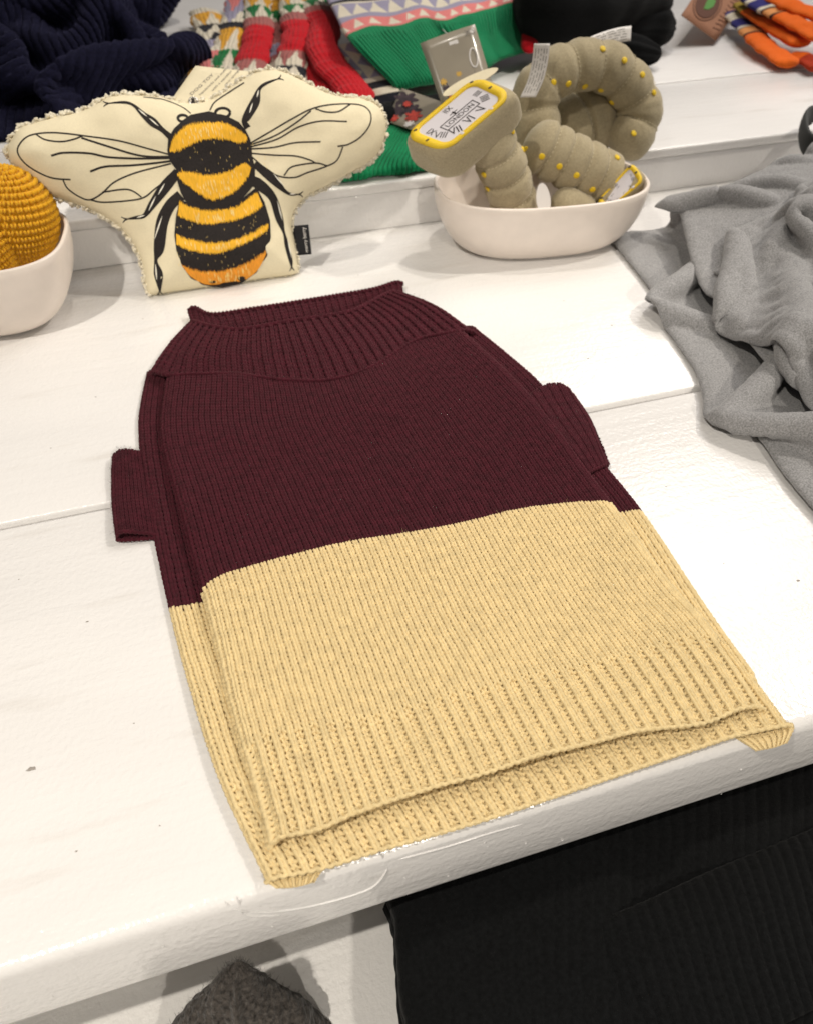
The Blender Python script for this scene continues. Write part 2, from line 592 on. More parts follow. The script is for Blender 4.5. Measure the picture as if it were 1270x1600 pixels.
def knit(name, S, nc, nr, mats, parent, c0=0, c1=None, r0=0, r1=None, split=None, rib=None, rib_depth=0.0, rad=0.250, per=11, sides=5,
         backing=True, flip=False, seed=1, label=None):
    """stockinette or rib: one yarn per row, bent into loops that hang in the row above.
    S: surface grid, columns left-right, rows from the neck to the hem; rib(row)->0..1"""
    c1 = nc if c1 is None else c1
    r1 = nr if r1 is None else r1
    R, C = S.shape[:2]
    N = normals_of(S)
    if N[..., 2].mean() < 0:
        N = -N
    if flip:
        N = -N
    ncol, nrow = c1 - c0, r1 - r0
    t = np.arange(ncol * per + 1) / per
    rows = np.arange(r0, r1)
    rg = np.random.default_rng(seed)
    x = c0 + t[None, :] + 0 * rows[:, None]
    y = rows[:, None] + 0.5 + 0 * x
    th = 2 * np.pi * (x - 0.5)
    wob = 0.05 * np.sin(x * 1.7 + rows[:, None] * 2.3) + 0.05 * np.sin(x * 0.37 - rows[:, None] * 1.1)
    xx = x + 0.1275 * np.sin(2 * th) - 0.045 * np.sin(th) + wob * 0.5
    jit = rg.normal(size=(nrow, ncol + 2)) * 0.085
    yy = y - (0.80 + jit[:, np.clip((t).astype(int), 0, ncol)]) * np.cos(th) + 0.06 * wob
    gx, gy = xx / nc * (C - 1), yy / nr * (R - 1)
    P = bilinear(S, gx, gy)
    Nn = bilinear(N, gx, gy)
    Nn /= np.maximum(np.linalg.norm(Nn, axis=-1, keepdims=True), 1e-9)
    dx = bilinear(S, gx + 0.5 * (C - 1) / nc, gy) - bilinear(S, gx - 0.5 * (C - 1) / nc, gy)
    w = np.clip(np.linalg.norm(dx, axis=-1), 0.0012, 0.007)
    w = np.where(w < 0.0013, np.median(w), w)
    rb = np.zeros(len(rows)) if rib is None else np.array([rib(r) for r in rows])
    cx_ = np.cos(np.pi * (xx - 0.5))
    sgn = 1 - rb[:, None] * (1 - (0.25 + 0.75 * cx_)) 
    zoff = -0.12 * w * np.cos(2 * th) * sgn + 0.02 * w * np.cos(th) * rb[:, None] - rib_depth * rb[:, None] * (0.5 - 0.5 * cx_)
    P = P + Nn * zoff[..., None]
    T = np.gradient(P, axis=1)
    T /= np.maximum(np.linalg.norm(T, axis=-1, keepdims=True), 1e-9)
    B = np.cross(T, Nn)
    B /= np.maximum(np.linalg.norm(B, axis=-1, keepdims=True), 1e-9)
    A = np.cross(B, T)
    ph = np.arange(sides) * 2 * np.pi / sides
    rr = ((rad + 0.02 * rb[:, None]) * w * (1 + 0.10 * np.sin(th * 3 + wob * 30)))[..., None, None]
    V = P[:, :, None, :] + rr * (np.cos(ph)[None, None, :, None] * A[:, :, None, :] + np.sin(ph)[None, None, :, None] * B[:, :, None, :])
    Mp = V.shape[1]
    f1 = grid_faces(Mp, sides, wrap=True)
    F = (f1[None] + (np.arange(nrow) * Mp * sides)[:, None, None]).reshape(-1, 4)
    mi = None
    if split is not None:
        mi = np.repeat((rows >= split).astype(int), len(f1))
    o = add(name, V.reshape(-1, 3), F, mats, parent, mat_idx=mi, label=label)
    if backing:
        st = 2
        gxs = np.linspace(c0 / nc, c1 / nc, (c1 - c0) * st + 1) * (C - 1)
        gys = np.linspace(r0 / nr, r1 / nr, (r1 - r0) + 1) * (R - 1)
        GX, GY = np.meshgrid(gxs, gys)
        Pb = bilinear(S, GX, GY)
        Nb = bilinear(N, GX, GY)
        wb = float(np.median(w))
        rbb = np.array([0 if rib is None else rib(r) for r in np.linspace(r0, r1, r1 - r0 + 1)])
        cxx = np.cos(np.pi * (GX / (C - 1) * nc - 0.5))
        Pb = Pb - Nb * (wb * 0.22 + rib_depth * rbb[:, None] * (0.5 - 0.5 * cxx))[..., None]
        Fb = grid_faces(*Pb.shape[:2])
        mb = None
        if split is not None:
            mb = np.repeat((np.arange(r0, r1) >= split).astype(int), Pb.shape[1] - 1)
        b = add('lining', Pb.reshape(-1, 3), Fb, mats, o, mat_idx=mb)
    return o


def edge_drop(u, e, depth):
    """0 inside, rising to depth at u=0 following a quarter ellipse"""
    k = np.clip(1 - u / e, 0, 1)
    return depth * (1 - np.sqrt(np.maximum(1 - k ** 2, 0)))


def fibres(name, S, count, length, mat, parent, seed=2, rad=0.00005):
    """loose wool hairs standing off the surface"""
    rg = np.random.default_rng(seed)
    R, C = S.shape[:2]
    N = normals_of(S)
    if N[..., 2].mean() < 0:
        N = -N
    x, y = rg.uniform(0, C - 1.01, count), rg.uniform(0, R - 1.01, count)
    P, Nn = bilinear(S, x, y), bilinear(N, x, y)
    d = rg.normal(size=(count, 3))
    d = d / np.linalg.norm(d, axis=1, keepdims=True) + Nn * 0.7
    e = rg.normal(size=(count, 3)) * 0.5
    L = length * rg.uniform(0.4, 1.3, count)[:, None]
    p0 = P + Nn * 0.0004
    p1 = p0 + d * L * 0.5
    p2 = p1 + (d + e) * L * 0.4
    s = np.cross(d, e)
    s = s / np.linalg.norm(s, axis=1, keepdims=True) * rad
    V = np.stack([p0 - s, p0 + s, p1 - s, p1 + s, p2], 1).reshape(-1, 3)
    F = []
    for k in range(count):
        b = k * 5
        F += [(b, b + 1, b + 3), (b, b + 3, b + 2), (b + 2, b + 3, b + 4)]
    return add(name, V, np.array(F), mat, parent, kind='stuff')


# ================================================================== the dog sweater
sweater = thing('dog_sweater', 'maroon and straw two-tone knitted dog sweater lying flat on the white table', 'sweater', at(620, 850, 0.0))
WOOL = [M['maroon'], M['cream']]


def px_rows(rows, z):
    return [[at(u, v, z) for (u, v) in r] for r in rows]


def panel(rows, z, nu, nv, knots=None):
    R = np.array([arc_resample(r, nu) for r in px_rows(rows, z)])
    mid = R[:, nu // 2]
    d = np.concatenate([[0], np.cumsum(np.linalg.norm(np.diff(mid, axis=0), axis=1))])
    fr = d / d[-1]
    D = catmull(R, 60 * (len(rows) - 1) + 1)
    s = np.interp(np.linspace(0, 1, nv), fr, np.arange(len(rows)))
    k = np.clip(np.round(s * 60).astype(int), 0, len(D) - 1)
    kf = s * 60
    i = np.minimum(kf.astype(int), len(D) - 2)
    a = (kf - i)[:, None, None]
    return D[i] * (1 - a) + D[i + 1] * a, fr


front_rows = [
    [(258, 590), (300, 585), (366, 587), (453, 597), (518, 596), (583, 575), (648, 533), (700, 519), (728, 517)],
    [(250, 668), (400, 668), (560, 655), (700, 625), (815, 600)],
    [(275, 782), (420, 765), (580, 748), (740, 720), (893, 694)],
    [(312, 915), (365, 892), (500, 860), (620, 840), (740, 815), (850, 790), (958, 782)],
    [(345, 1050), (520, 1000), (700, 965), (880, 930), (1050, 905)],
    [(376, 1172), (416, 1145), (527, 1126), (588, 1113), (649, 1097), (723, 1080), (823, 1055), (924, 1034), (990, 1018), (1053, 997), (1128, 990)],
    [(418, 1316), (436, 1304), (502, 1289), (567, 1261), (649, 1236), (760, 1207), (865, 1172), (974, 1147), (1099, 1128), (1157, 1105), (1205, 1098)],
]
NC, NR = 66, 122
Sf, frf = panel(front_rows, 0.016, NC * 2 + 1, NR * 2 + 1)
uu, vv = np.meshgrid(np.linspace(0, 1, NC * 2 + 1), np.linspace(0, 1, NR * 2 + 1))
zf = 0.0035 * np.sin(uu * 3.1) + 0.0016 * vnoise(np.stack([uu * 2.2, vv * 2.8, 0 * uu], -1), 5) + 0.0011 * vnoise(np.stack([uu * 6, vv * 5, 0 * uu], -1), 8)
zf -= edge_drop(uu, 0.035, 0.011) + edge_drop(1 - uu, 0.035, 0.009)
zf += -0.003 * vv ** 3
Sf[..., 2] += zf
Sf[..., 0] += 0.0016 * vnoise(np.stack([uu * 1.6, vv * 2.0, 0 * uu + 3], -1), 15) + 0.0004 * vnoise(np.stack([uu * 9, vv * 5, 0 * uu + 3], -1), 16)
Sf[..., 1] += 0.0010 * vnoise(np.stack([uu * 2.0, vv * 1.6, 0 * uu + 5], -1), 17) + 0.0004 * vnoise(np.stack([uu * 6, vv * 9, 0 * uu + 3], -1), 18)
SPLIT = int(round(frf[3] * NR))
RIB = frf[5] * NR
rib_f = lambda r: float(np.clip((r - RIB) / 1.5 + 0.5, 0, 1))
knit('front_panel', Sf, NC, NR, WOOL, sweater, split=SPLIT, rib=rib_f, rib_depth=0.0024, label='upper layer of the sweater, maroon above and straw below a ribbed hem')

back_rows = [
    [(229, 578), (350, 572), (500, 560), (650, 520), (742, 507)],
    [(216, 660), (400, 660), (600, 640), (838, 590)],
    [(227, 770), (400, 765), (650, 730), (908, 680)],
    [(262, 943), (312, 940), (600, 880), (850, 820), (975, 797), (1003, 793)],
    [(300, 1088), (500, 1040), (800, 985), (1108, 948)],
    [(345, 1225), (520, 1190), (800, 1120), (1080, 1060), (1180, 1050)],
    [(415, 1374), (502, 1356), (588, 1328), (760, 1277), (949, 1214), (1053, 1180), (1128, 1155), (1157, 1147), (1238, 1131)],
]
Sb, frb = panel(back_rows, 0.006, NC * 2 + 1, NR * 2 + 1)
zb = -edge_drop(uu, 0.03, 0.0042) - edge_drop(1 - uu, 0.03, 0.0042) + 0.0006 * vnoise(np.stack([uu * 5, vv * 5, 0 * uu], -1), 9)
zb += 0.001 * np.sin(vv * 9 + uu * 5)
Sb[..., 2] += zb
SPB = int(round(frb[3] * NR))
RBB = frb[5] * NR
rib_b = lambda r: float(np.clip((r - RBB) / 1.5 + 0.5, 0, 1))
knit('back_panel', Sb, NC, NR, WOOL, sweater, c0=0, c1=14, r0=0, r1=NR - 17, split=SPB, rib=rib_b, rib_depth=0.0021, seed=3)
knit('back_panel', Sb, NC, NR, WOOL, sweater, c0=NC - 16, c1=NC, r0=0, r1=NR - 17, split=SPB, rib=rib_b, rib_depth=0.0021, seed=4)
knit('hem', Sb, NC, NR, WOOL, sweater, r0=NR - 17, r1=NR, split=SPB, rib=rib_b, rib_depth=0.0021, seed=5, label='straw ribbed hem of the lower layer at the table edge')
# bound-off edge cords along both hems
for S_, nm in ((Sf, 'hem_edge'), (Sb, 'hem_edge')):
    e = S_[-1].copy()
    e[:, 2] -= 0.0004
    nE = len(e)
    V, *_ = sweep(e, 0.0012, sides=8, n=nE * 5, disp=lambda t, ph, V: 0.00045 * np.sin(t * NC * 2 * np.pi + ph))
    Vm, F = tube_mesh(V)
    add(nm, Vm, F, M['cream'], sweater)
# folded-under corners of the lower hem
flap_l = [[(416, 1366), (455, 1360), (505, 1352)], [(420, 1380), (456, 1373), (503, 1362)], [(432, 1388), (462, 1386), (492, 1378)]]
Sl, _ = panel(flap_l, 0.0022, 31, 21)
Sl[..., 2] += 0.0012 * np.cos(np.linspace(-1.3, 1.3, 21))[:, None]
knit('folded_corner', Sl, 14, 7, [M['cream']], sweater, rib=lambda r: 1.0, rib_depth=0.0012)
flap_r = [[(1140, 1147), (1190, 1142), (1238, 1128)], [(1160, 1161), (1203, 1155), (1239, 1140)], [(1180, 1173), (1208, 1168), (1230, 1160)]]
Sr, _ = panel(flap_r, 0.0022, 31, 21)
Sr[..., 2] += 0.0012 * np.cos(np.linspace(-1.3, 1.3, 21))[:, None]
knit('folded_corner', Sr, 16, 7, [M['cream']], sweater, rib=lambda r: 1.0, rib_depth=0.0012)

# collar: front band standing over the seam, back band behind the opening
MW = [M['maroon']]
col_front = [
    [(296, 492), (312, 506), (345, 517), (384, 522), (453, 513), (522, 502), (560, 490), (602, 462), (628, 447)],
    [(262, 530), (300, 556), (352, 556), (410, 560), (470, 557), (530, 548), (580, 528), (640, 487), (690, 474)],
    [(231, 570), (262, 586), (300, 586), (366, 588), (453, 598), (518, 597), (583, 576), (648, 534), (700, 520), (745, 508)],
]
Sc, _ = panel(col_front, 0.017, 145, 41)
uc, vc = np.meshgrid(np.linspace(0, 1, 145), np.linspace(0, 1, 41))
Sc[..., 2] += -0.0008 + 0.0034 * np.sin(uc * np.pi) + 0.0022 * np.sin(vc * np.pi) - edge_drop(uc, 0.09, 0.012) - edge_drop(1 - uc, 0.09, 0.012) + 0.0055 * (1 - vc) ** 2 * np.sin(uc * np.pi)
knit('collar', Sc, 64, 16, MW, sweater, rib=lambda r: 1.0, rib_depth=0.0020, seed=7, label='maroon ribbed collar band, front')
e = Sc[0].copy(); e[:, 2] -= 0.0005
V, *_ = sweep(e, round_ends(0.0023, 0.03, 0.03), sides=8, n=400, disp=lambda t, ph, V: 0.0003 * np.sin(t * 72 * 2 * np.pi + ph))
Vm, F = tube_mesh(V)
add('collar_edge', Vm, F, M['maroon'], sweater)
e = Sc[-1].copy(); e[:, 2] += 0.0005
V, *_ = sweep(e, round_ends(0.0016, .02, .02), sides=8, n=500, disp=lambda t, ph, V: 0.0004 * np.sin(t * 80 * 2 * np.pi))
Vm, F = tube_mesh(V)
add('collar_seam', Vm, F, M['maroon'], sweater)
col_back = [
    [(294, 487), (305, 486), (334, 497), (400, 488), (453, 480), (520, 469), (583, 458), (615, 448), (630, 444)],
    [(300, 508), (350, 520), (420, 512), (480, 500), (540, 488), (590, 474), (632, 458)],
    [(300, 540), (360, 545), (430, 540), (500, 525), (560, 508), (610, 490), (640, 475)],
]
Sk, _ = panel(col_back, 0.009, 125, 31)
Sk[..., 2] += np.linspace(0.004, -0.0065, 31)[:, None] - edge_drop(np.linspace(0, 1, 125), 0.05, 0.006)[None, :] - edge_drop(1 - np.linspace(0, 1, 125), 0.05, 0.006)[None, :]
knit('collar_back', Sk, 62, 14, MW, sweater, rib=lambda r: 1.0, rib_depth=0.0014, seed=8, label='inside of the collar behind the neck opening')
V, *_ = sweep(Sk[0], round_ends(0.0023, 0.03, 0.03), sides=8, n=400, disp=lambda t, ph, V: 0.0006 * np.sin(t * 62 * 2 * np.pi + ph))
Vm, F = tube_mesh(V)
add('collar_edge', Vm, F, M['maroon'], sweater)

# sleeves: short flattened tubes with ribbed cuffs, one at either side
def sleeve(rows_top, rows_bot, nc, nr, side, seed):
    St, _ = panel(rows_top, 0.010, nc * 2 + 1, nr * 2 + 1)
    u = np.linspace(0, 1, nc * 2 + 1)[None, :]
    v = np.linspace(0, 1, nr * 2 + 1)[:, None]
    St[..., 2] += (-edge_drop(u, 0.3, 0.0070) - 0.006 * u ** 2 if side < 0 else -edge_drop(1 - u, 0.3, 0.0070)) + 0.001 * np.sin(v * 8 + u * 3)
    o = knit('sleeve', St, nc, nr, MW, sweater, rib=lambda r: 0.6, rib_depth=0.0009, seed=seed)
    Sb_, _ = panel(rows_bot, 0.003, nc * 2 + 1, nr * 2 + 1)
    knit('sleeve_underside', Sb_, nc, nr, MW, o, rib=lambda r: 0.6, rib_depth=0.0009, seed=seed + 1, backing=False)
    for S_ in (St, Sb_):
        V, *_ = sweep(S_[-1], round_ends(0.0015, .1, .1), sides=8, n=120, disp=lambda t, ph, V: 0.0003 * np.sin(t * nc * 2 * np.pi + ph))
        Vm, F = tube_mesh(V)
        add('cuff_edge', Vm, F, M['maroon'], o)
    return St
Ssl = sleeve([[(175, 706), (195, 701), (228, 700)], [(173, 770), (200, 768), (240, 764)], [(180, 831), (205, 830), (250, 826)]],
             [[(176, 710), (195, 705), (228, 704)], [(174, 775), (200, 773), (240, 767)], [(181, 844), (207, 843), (256, 839)]], 11, 24, -1, 21)
Ssr = sleeve([[(800, 640), (845, 606), (876, 600), (896, 611)], [(850, 700), (885, 660), (912, 645), (921, 651)], [(900, 752), (925, 735), (942, 726), (950, 716)]],
             [[(800, 645), (845, 612), (876, 606), (897, 616)], [(850, 705), (885, 665), (912, 652), (924, 658)], [(900, 762), (926, 744), (943, 734), (951, 722)]], 16, 26, 1, 25)
fibres('loose_fibres', Sf[:SPLIT * 2], 4200, 0.0045, M['maroon'], sweater, 31, rad=0.00007)
fibres('loose_fibres', Sf[SPLIT * 2:], 3000, 0.0035, M['cream'], sweater, 32, rad=0.00007)
fibres('loose_fibres', Ssl, 1200, 0.0035, M['maroon'], sweater, 33)
fibres('loose_fibres', Sc, 900, 0.004, M['maroon'], sweater, 34)

# ================================================================== the bee pillow
BT = math.radians(66)
BO = np.array([0.05, 0.806, 0.0])
BS, BTV = np.array([1.0, 0, 0]), np.array([0, math.cos(BT), math.sin(BT)])
BN = np.cross(BS, BTV)                                  # points to the front (and a little up)


def on_pillow(u, v, lift=0.0):
    """pillow coordinates (s, t) of a photographed point"""
    d = FW + RT * (u - CX) / FPX - UP * (v - CY) / FPX
    o = BO + BN * lift
    k = ((o - CAM) @ BN) / (d @ BN)
    q = CAM + d * k - o
    return np.array([q @ BS, q @ BTV])


def za(pts, lift=0.014):                                # measured in the enlarged view of the whole pillow
    return np.array([on_pillow(p[0] * 0.4882, 100 + p[1] * 0.4882, lift) for p in pts])


def zb_(pts, lift=0.019):                               # measured in the enlarged view of the bee's body
    return np.array([on_pillow(200 + p[0] * 0.21867, 130 + p[1] * 0.21867, lift) for p in pts])


out_px = [(30, 250), (60, 205), (130, 180), (190, 165), (260, 150), (310, 125), (360, 100), (440, 97), (520, 105), (575, 118), (630, 122), (690, 105),
          (760, 60), (820, 25), (880, 15), (950, 40), (1010, 72), (1080, 100), (1160, 108), (1215, 135), (1238, 190), (1225, 260), (1190, 310),
          (1120, 350), (1060, 385), (990, 420), (950, 460), (935, 510), (945, 570), (955, 640), (950, 690), (850, 707), (700, 737), (560, 765),
          (490, 765), (470, 720), (455, 640), (430, 580), (380, 520), (300, 470), (220, 440), (150, 415), (90, 370), (40, 320), (22, 280)]
OUT = za(out_px, 0.004)
OUT[:, 1] = np.maximum(OUT[:, 1], 0.0015)
OUTC = arc_resample(np.concatenate([OUT, OUT[:1]]), 181)[:-1]


def seg_dist(P, poly):
    A, B = poly, np.roll(poly, -1, 0)
    d = np.full(len(P), 9.0)
    for a, b in zip(A, B):
        ab = b - a
        t = np.clip(((P - a) @ ab) / max(ab @ ab, 1e-12), 0, 1)
        d = np.minimum(d, np.linalg.norm(P - (a + t[:, None] * ab), axis=1))
    return d


def inside(P, poly):
    x, y = P[:, 0], P[:, 1]
    c = np.zeros(len(P), bool)
    j = len(poly) - 1
    for i in range(len(poly)):
        xi, yi, xj, yj = *poly[i], *poly[j]
        hit = ((yi > y) != (yj > y))
        with np.errstate(divide='ignore', invalid='ignore'):
            c ^= hit & (x < (xj - xi) * (y - yi) / (yj - yi + 1e-15) + xi)
        j = i
    return c


def puff(P):
    d = seg_dist(P, OUTC)
    k = np.clip(d / 0.042, 0, 1)
    h = 0.026 * np.sqrt(np.maximum(1 - (1 - k) ** 2, 0))
    p3 = np.concatenate([P * 14, np.zeros((len(P), 1))], 1)
    return h + 0.0016 * vnoise(p3, 12) * np.minimum(k * 3, 1) + 0.0007 * vnoise(p3 * 3.1, 13) * np.minimum(k * 3, 1)


def lift3(P, h):
    return BO + P[:, :1] * BS + P[:, 1:2] * BTV + np.asarray(h)[:, None] * BN


def fill(poly, step):
    """triangulated polygon with interior points"""
    poly = np.asarray(poly)
    lo, hi = poly.min(0), poly.max(0)
    gx, gy = np.meshgrid(np.arange(lo[0], hi[0], step), np.arange(lo[1], hi[1], step * 0.87))
    gx = gx + (np.arange(gx.shape[0]) % 2)[:, None] * step / 2
    G = np.stack([gx.ravel(), gy.ravel()], 1)
    G = G[inside(G, poly)]
    if len(G):
        G = G[seg_dist(G, poly) > step * 0.45]
    P = np.concatenate([poly, G]) if len(G) else poly
    n = len(poly)
    r = delaunay_2d_cdt([Vector(p) for p in P], [(i, (i + 1) % n) for i in range(n)], [], 1, 1e-7)
    return np.array([v[:] for v in r[0]]), [tuple(f) for f in r[2]]


pillow = thing('bee_pillow', 'cream canvas cushion toy shaped and printed as a bumblebee, fleece edged, leaning on the riser', 'cushion', (BO[0], BO[1], 0.0016))
P2, F2 = fill(OUTC, 0.0035)
hp = puff(P2)
fr = add('canvas_front', lift3(P2, hp + 0.0002), F2, M['canvas'], pillow)
if sum((fr.data.polygons[k].normal @ Vector(BN)) for k in range(0, len(F2), 50)) < 0:
    fr.data.flip_normals()
bk = add('fleece_back', lift3(P2, -hp * 0.9 - 0.0002), F2, M['fleece'], pillow)
# tufts of the fleece along the seam
nt_ = 2300
tt = np.sort(RNG.uniform(0, len(OUTC), nt_))
i0 = tt.astype(int) % len(OUTC)
i1 = (i0 + 1) % len(OUTC)
base = OUTC[i0] + (OUTC[i1] - OUTC[i0]) * (tt - tt.astype(int))[:, None]
tan = OUTC[i1] - OUTC[i0]
nrm = np.stack([tan[:, 1], -tan[:, 0]], 1)
nrm /= np.linalg.norm(nrm, axis=1, keepdims=True)
nrm[inside(base + nrm * 0.001, OUTC)] *= -1
ph_ = np.linspace(0, 2 * np.pi, 7)[:-1]
unit = np.array([[0, 0, 1.0]] + [[math.cos(q + o_) * math.sin(e_), math.sin(q + o_) * math.sin(e_), math.cos(e_)] for e_, o_ in ((0.8, 0), (1.57, .5), (2.3, 0)) for q in ph_] + [[0, 0, -1.0]])
tf_ = [(0, 1 + i, 1 + (i + 1) % 6) for i in range(6)]
for k in (0, 1):
    for i in range(6):
        a_, b_, c_, d_ = 1 + k * 6 + i, 1 + k * 6 + (i + 1) % 6, 7 + k * 6 + i, 7 + k * 6 + (i + 1) % 6
        tf_ += [(a_, c_, b_), (b_, c_, d_)]
tf_ += [(19, 13 + (i + 1) % 6, 13 + i) for i in range(6)]
tf_ = np.array(tf_)
Vt, Ft = [], []
for k in range(nt_):
    low_ = base[k, 1] < 0.008
    out_ = RNG.uniform(-0.0022, 0.0018) + 0.0008 * math.sin(tt[k] * 2.3)
    c_ = lift3((base[k] + nrm[k] * (out_ if not low_ else min(out_, 0)))[None], [RNG.normal(-0.0016, 0.0022)])[0]
    rr_ = RNG.uniform(0.0011, 0.0027)
    u3 = unit * (1 + RNG.normal(0, 0.28, (20, 1))) * np.array([1, RNG.uniform(.6, 1.2), RNG.uniform(.6, 1.2)])
    Vt.append(c_ + u3 * rr_)
    Ft.append(tf_ + 20 * k)
V = np.concatenate(Vt)
V[:, 2] = np.maximum(V[:, 2], 0.0019)
F = np.concatenate(Ft)
add('fleece_trim', V, F, M['fleece'], pillow, kind='stuff')


def flip_front(o):
    me = o.data
    s = sum(p.area * (p.normal @ Vector(BN)) for p in me.polygons)
    if s < 0:
        me.flip_normals()
    return o


def patch(name, poly, mat, parent, off, step=0.004, label=None):
    P, F_ = fill(poly, step)
    return flip_front(add(name, lift3(P, puff(P) + off), F_, mat, parent, label=label))


def ribbon(pts, widths, n=None):
    """a drawn line of varying width as a strip of quads in pillow coordinates"""
    pts = np.asarray(pts)
    L = np.linalg.norm(np.diff(pts, axis=0), axis=1).sum()
    n = n or max(8, int(L / 0.0012))
    W = np.asarray(widths, float) if not np.isscalar(widths) else np.full(len(pts), widths)
    D = catmull(np.concatenate([pts, W[:, None]], 1), 300)
    s = np.concatenate([[0], np.cumsum(np.linalg.norm(np.diff(D[:, :2], axis=0), axis=1))])
    q = np.linspace(0, s[-1], n)
    C_ = np.stack([np.interp(q, s, D[:, k]) for k in range(3)], 1)
    T_ = np.gradient(C_[:, :2], axis=0)
    T_ /= np.maximum(np.linalg.norm(T_, axis=1, keepdims=True), 1e-9)
    Nn = np.stack([-T_[:, 1], T_[:, 0]], 1)
    hw = np.maximum(C_[:, 2:3], 0.0002) / 2
    Vv = np.stack([C_[:, :2] + Nn * hw, C_[:, :2], C_[:, :2] - Nn * hw], 1)
    return Vv.reshape(-1, 2), grid_faces(n, 3)


def draw(name, strokes, mat, parent, off):
    parts = []
    for pts, wd in strokes:
        P, F_ = ribbon(pts, wd)
        parts.append((lift3(P, puff(P) + off), F_))
    V_, Fm = merge(parts)
    return flip_front(add(name, V_, Fm, mat, parent))


def jagged(edge, amp, step=0.0017, seed=0):
    """fur-like zigzag along a line"""
    r = random.Random(seed)
    E_ = arc_resample(edge, max(6, int(np.linalg.norm(np.diff(edge, axis=0), axis=1).sum() / step) * 2))
    for k in range(1, len(E_) - 1):
        E_[k, 1] += (amp if k % 2 else -amp) * r.uniform(0.2, 1.25)
        E_[k, 0] += r.uniform(-0.25, 0.25) * amp
    return E_


tx = zb_([(283, 490), (290, 400), (330, 330), (400, 262), (450, 225), (580, 200), (700, 235), (790, 285), (840, 345), (872, 410), (882, 480), (885, 530), (905, 600),
          (905, 680), (890, 740), (800, 850), (700, 900), (560, 915), (420, 860), (380, 790), (350, 690), (345, 620), (300, 560)])
body = patch('bee_thorax_print', tx, M['ink'], pillow, 0.0007)
ab = zb_([(372, 830), (345, 950), (333, 1080), (348, 1200), (388, 1305), (450, 1393), (540, 1445), (680, 1465), (820, 1436), (922, 1355), (992, 1233), (1018, 1100), (1012, 980),
          (972, 850), (915, 745), (800, 840), (680, 890), (500, 890)])
abd = patch('bee_abdomen_print', ab, M['ink'], pillow, 0.0008)
bands = [
    ('yellow', [(300, 492), (312, 430), (345, 372), (400, 320), (480, 292), (600, 284), (700, 292), (785, 338), (848, 385)],
     [(850, 420), (780, 428), (700, 412), (600, 402), (500, 422), (420, 462), (350, 492), (302, 494)], body),
    ('yellow', [(352, 652), (400, 632), (520, 655), (620, 655), (720, 632), (820, 580), (878, 600)],
     [(868, 645), (830, 710), (750, 782), (650, 828), (580, 832), (480, 772), (400, 712), (354, 662)], body),
    ('yellow', [(368, 850), (440, 882), (550, 912), (680, 902), (780, 880), (875, 812), (920, 778)],
     [(962, 880), (880, 932), (780, 978), (690, 990), (550, 1008), (450, 985), (357, 948)], abd),
    ('yellow', [(346, 1078), (420, 1110), (560, 1137), (700, 1132), (850, 1085), (1000, 1000)],
     [(1000, 1045), (900, 1112), (750, 1178), (650, 1213), (550, 1213), (430, 1187), (348, 1152)], abd),
    ('orange', [(384, 1292), (470, 1332), (600, 1346), (720, 1330), (860, 1280), (986, 1192)],
     [(982, 1228), (925, 1340), (828, 1418), (700, 1448), (560, 1440), (455, 1384), (395, 1312)], abd)]
for k, (cn, up_e, lo_e, par) in enumerate(bands):
    U_, L_ = jagged(zb_(up_e), 0.0017, seed=k), jagged(zb_(lo_e), 0.0017 if k != 4 else 0.0004, seed=k + 20)
    pl = np.concatenate([U_, L_])
    st = patch('%s_stripe' % cn, pl, M['print_' + cn], par, 0.0012, step=0.005)
    lo, hi = pl.min(0), pl.max(0)
    sk = []
    r = random.Random(k)
    while len(sk) < 34:
        x = r.gauss((lo[0] + hi[0]) / 2, (hi[0] - lo[0]) / 5)
        y = r.uniform(lo[1], hi[1])
        ll = r.uniform(0.003, 0.007)
        if inside(np.array([[x, y - ll * 0.6], [x, y + ll * 0.6]]), pl).all():
            sk.append((np.array([[x, y - ll / 2], [x + r.uniform(-.0004, .0004), y], [x, y + ll / 2]]), [0.0002, r.uniform(0.0005, 0.0013), 0.0002]))
    draw('pale_streak', sk, M['print_pale'], st, 0.0015)['kind'] = 'stuff'
# fine light nicks in the black bands
sk = []
r = random.Random(77)
while len(sk) < 90:
    q = zb_([(r.uniform(340, 1010), r.choice([r.uniform(960, 1110), r.uniform(1190, 1330), r.uniform(440, 640)]))])[0]
    ll = r.uniform(0.0008, 0.003)
    sk.append((np.array([q, q + [0, ll / 2], q + [0, ll]]), [0.0001, 0.0003, 0.0001]))
draw('ink_nick', sk, M['print_pale'], abd, 0.0011)['kind'] = 'stuff'

MMZ = 0.00030                                            # metres per pixel of the enlarged view
lw = 0.0014
wl = [za(q) for q in (
    [(565, 300), (480, 276), (380, 250), (270, 233), (170, 222), (100, 230), (65, 260), (62, 290), (90, 325), (140, 355), (180, 368), (230, 372)],
    [(205, 372), (220, 400), (255, 425), (290, 435), (330, 415), (370, 380), (440, 350), (548, 322)],
    [(290, 435), (330, 443), (400, 440), (460, 430), (500, 400), (565, 352)],
    [(330, 412), (400, 403), (430, 410), (455, 428)], [(120, 228), (150, 245), (200, 252), (240, 245), (270, 233)],
    [(265, 240), (340, 265), (420, 290), (480, 300), (562, 300)], [(170, 297), (210, 288), (290, 290), (350, 302), (430, 306), (560, 305)],
    [(293, 347), (340, 332), (420, 328), (500, 320), (565, 312)])]
draw('left_wing_print', [(q, [lw * 1.3 if k in (5, 6, 7) else lw] * len(q)) for k, q in enumerate(wl)], M['ink'], pillow, 0.0004)
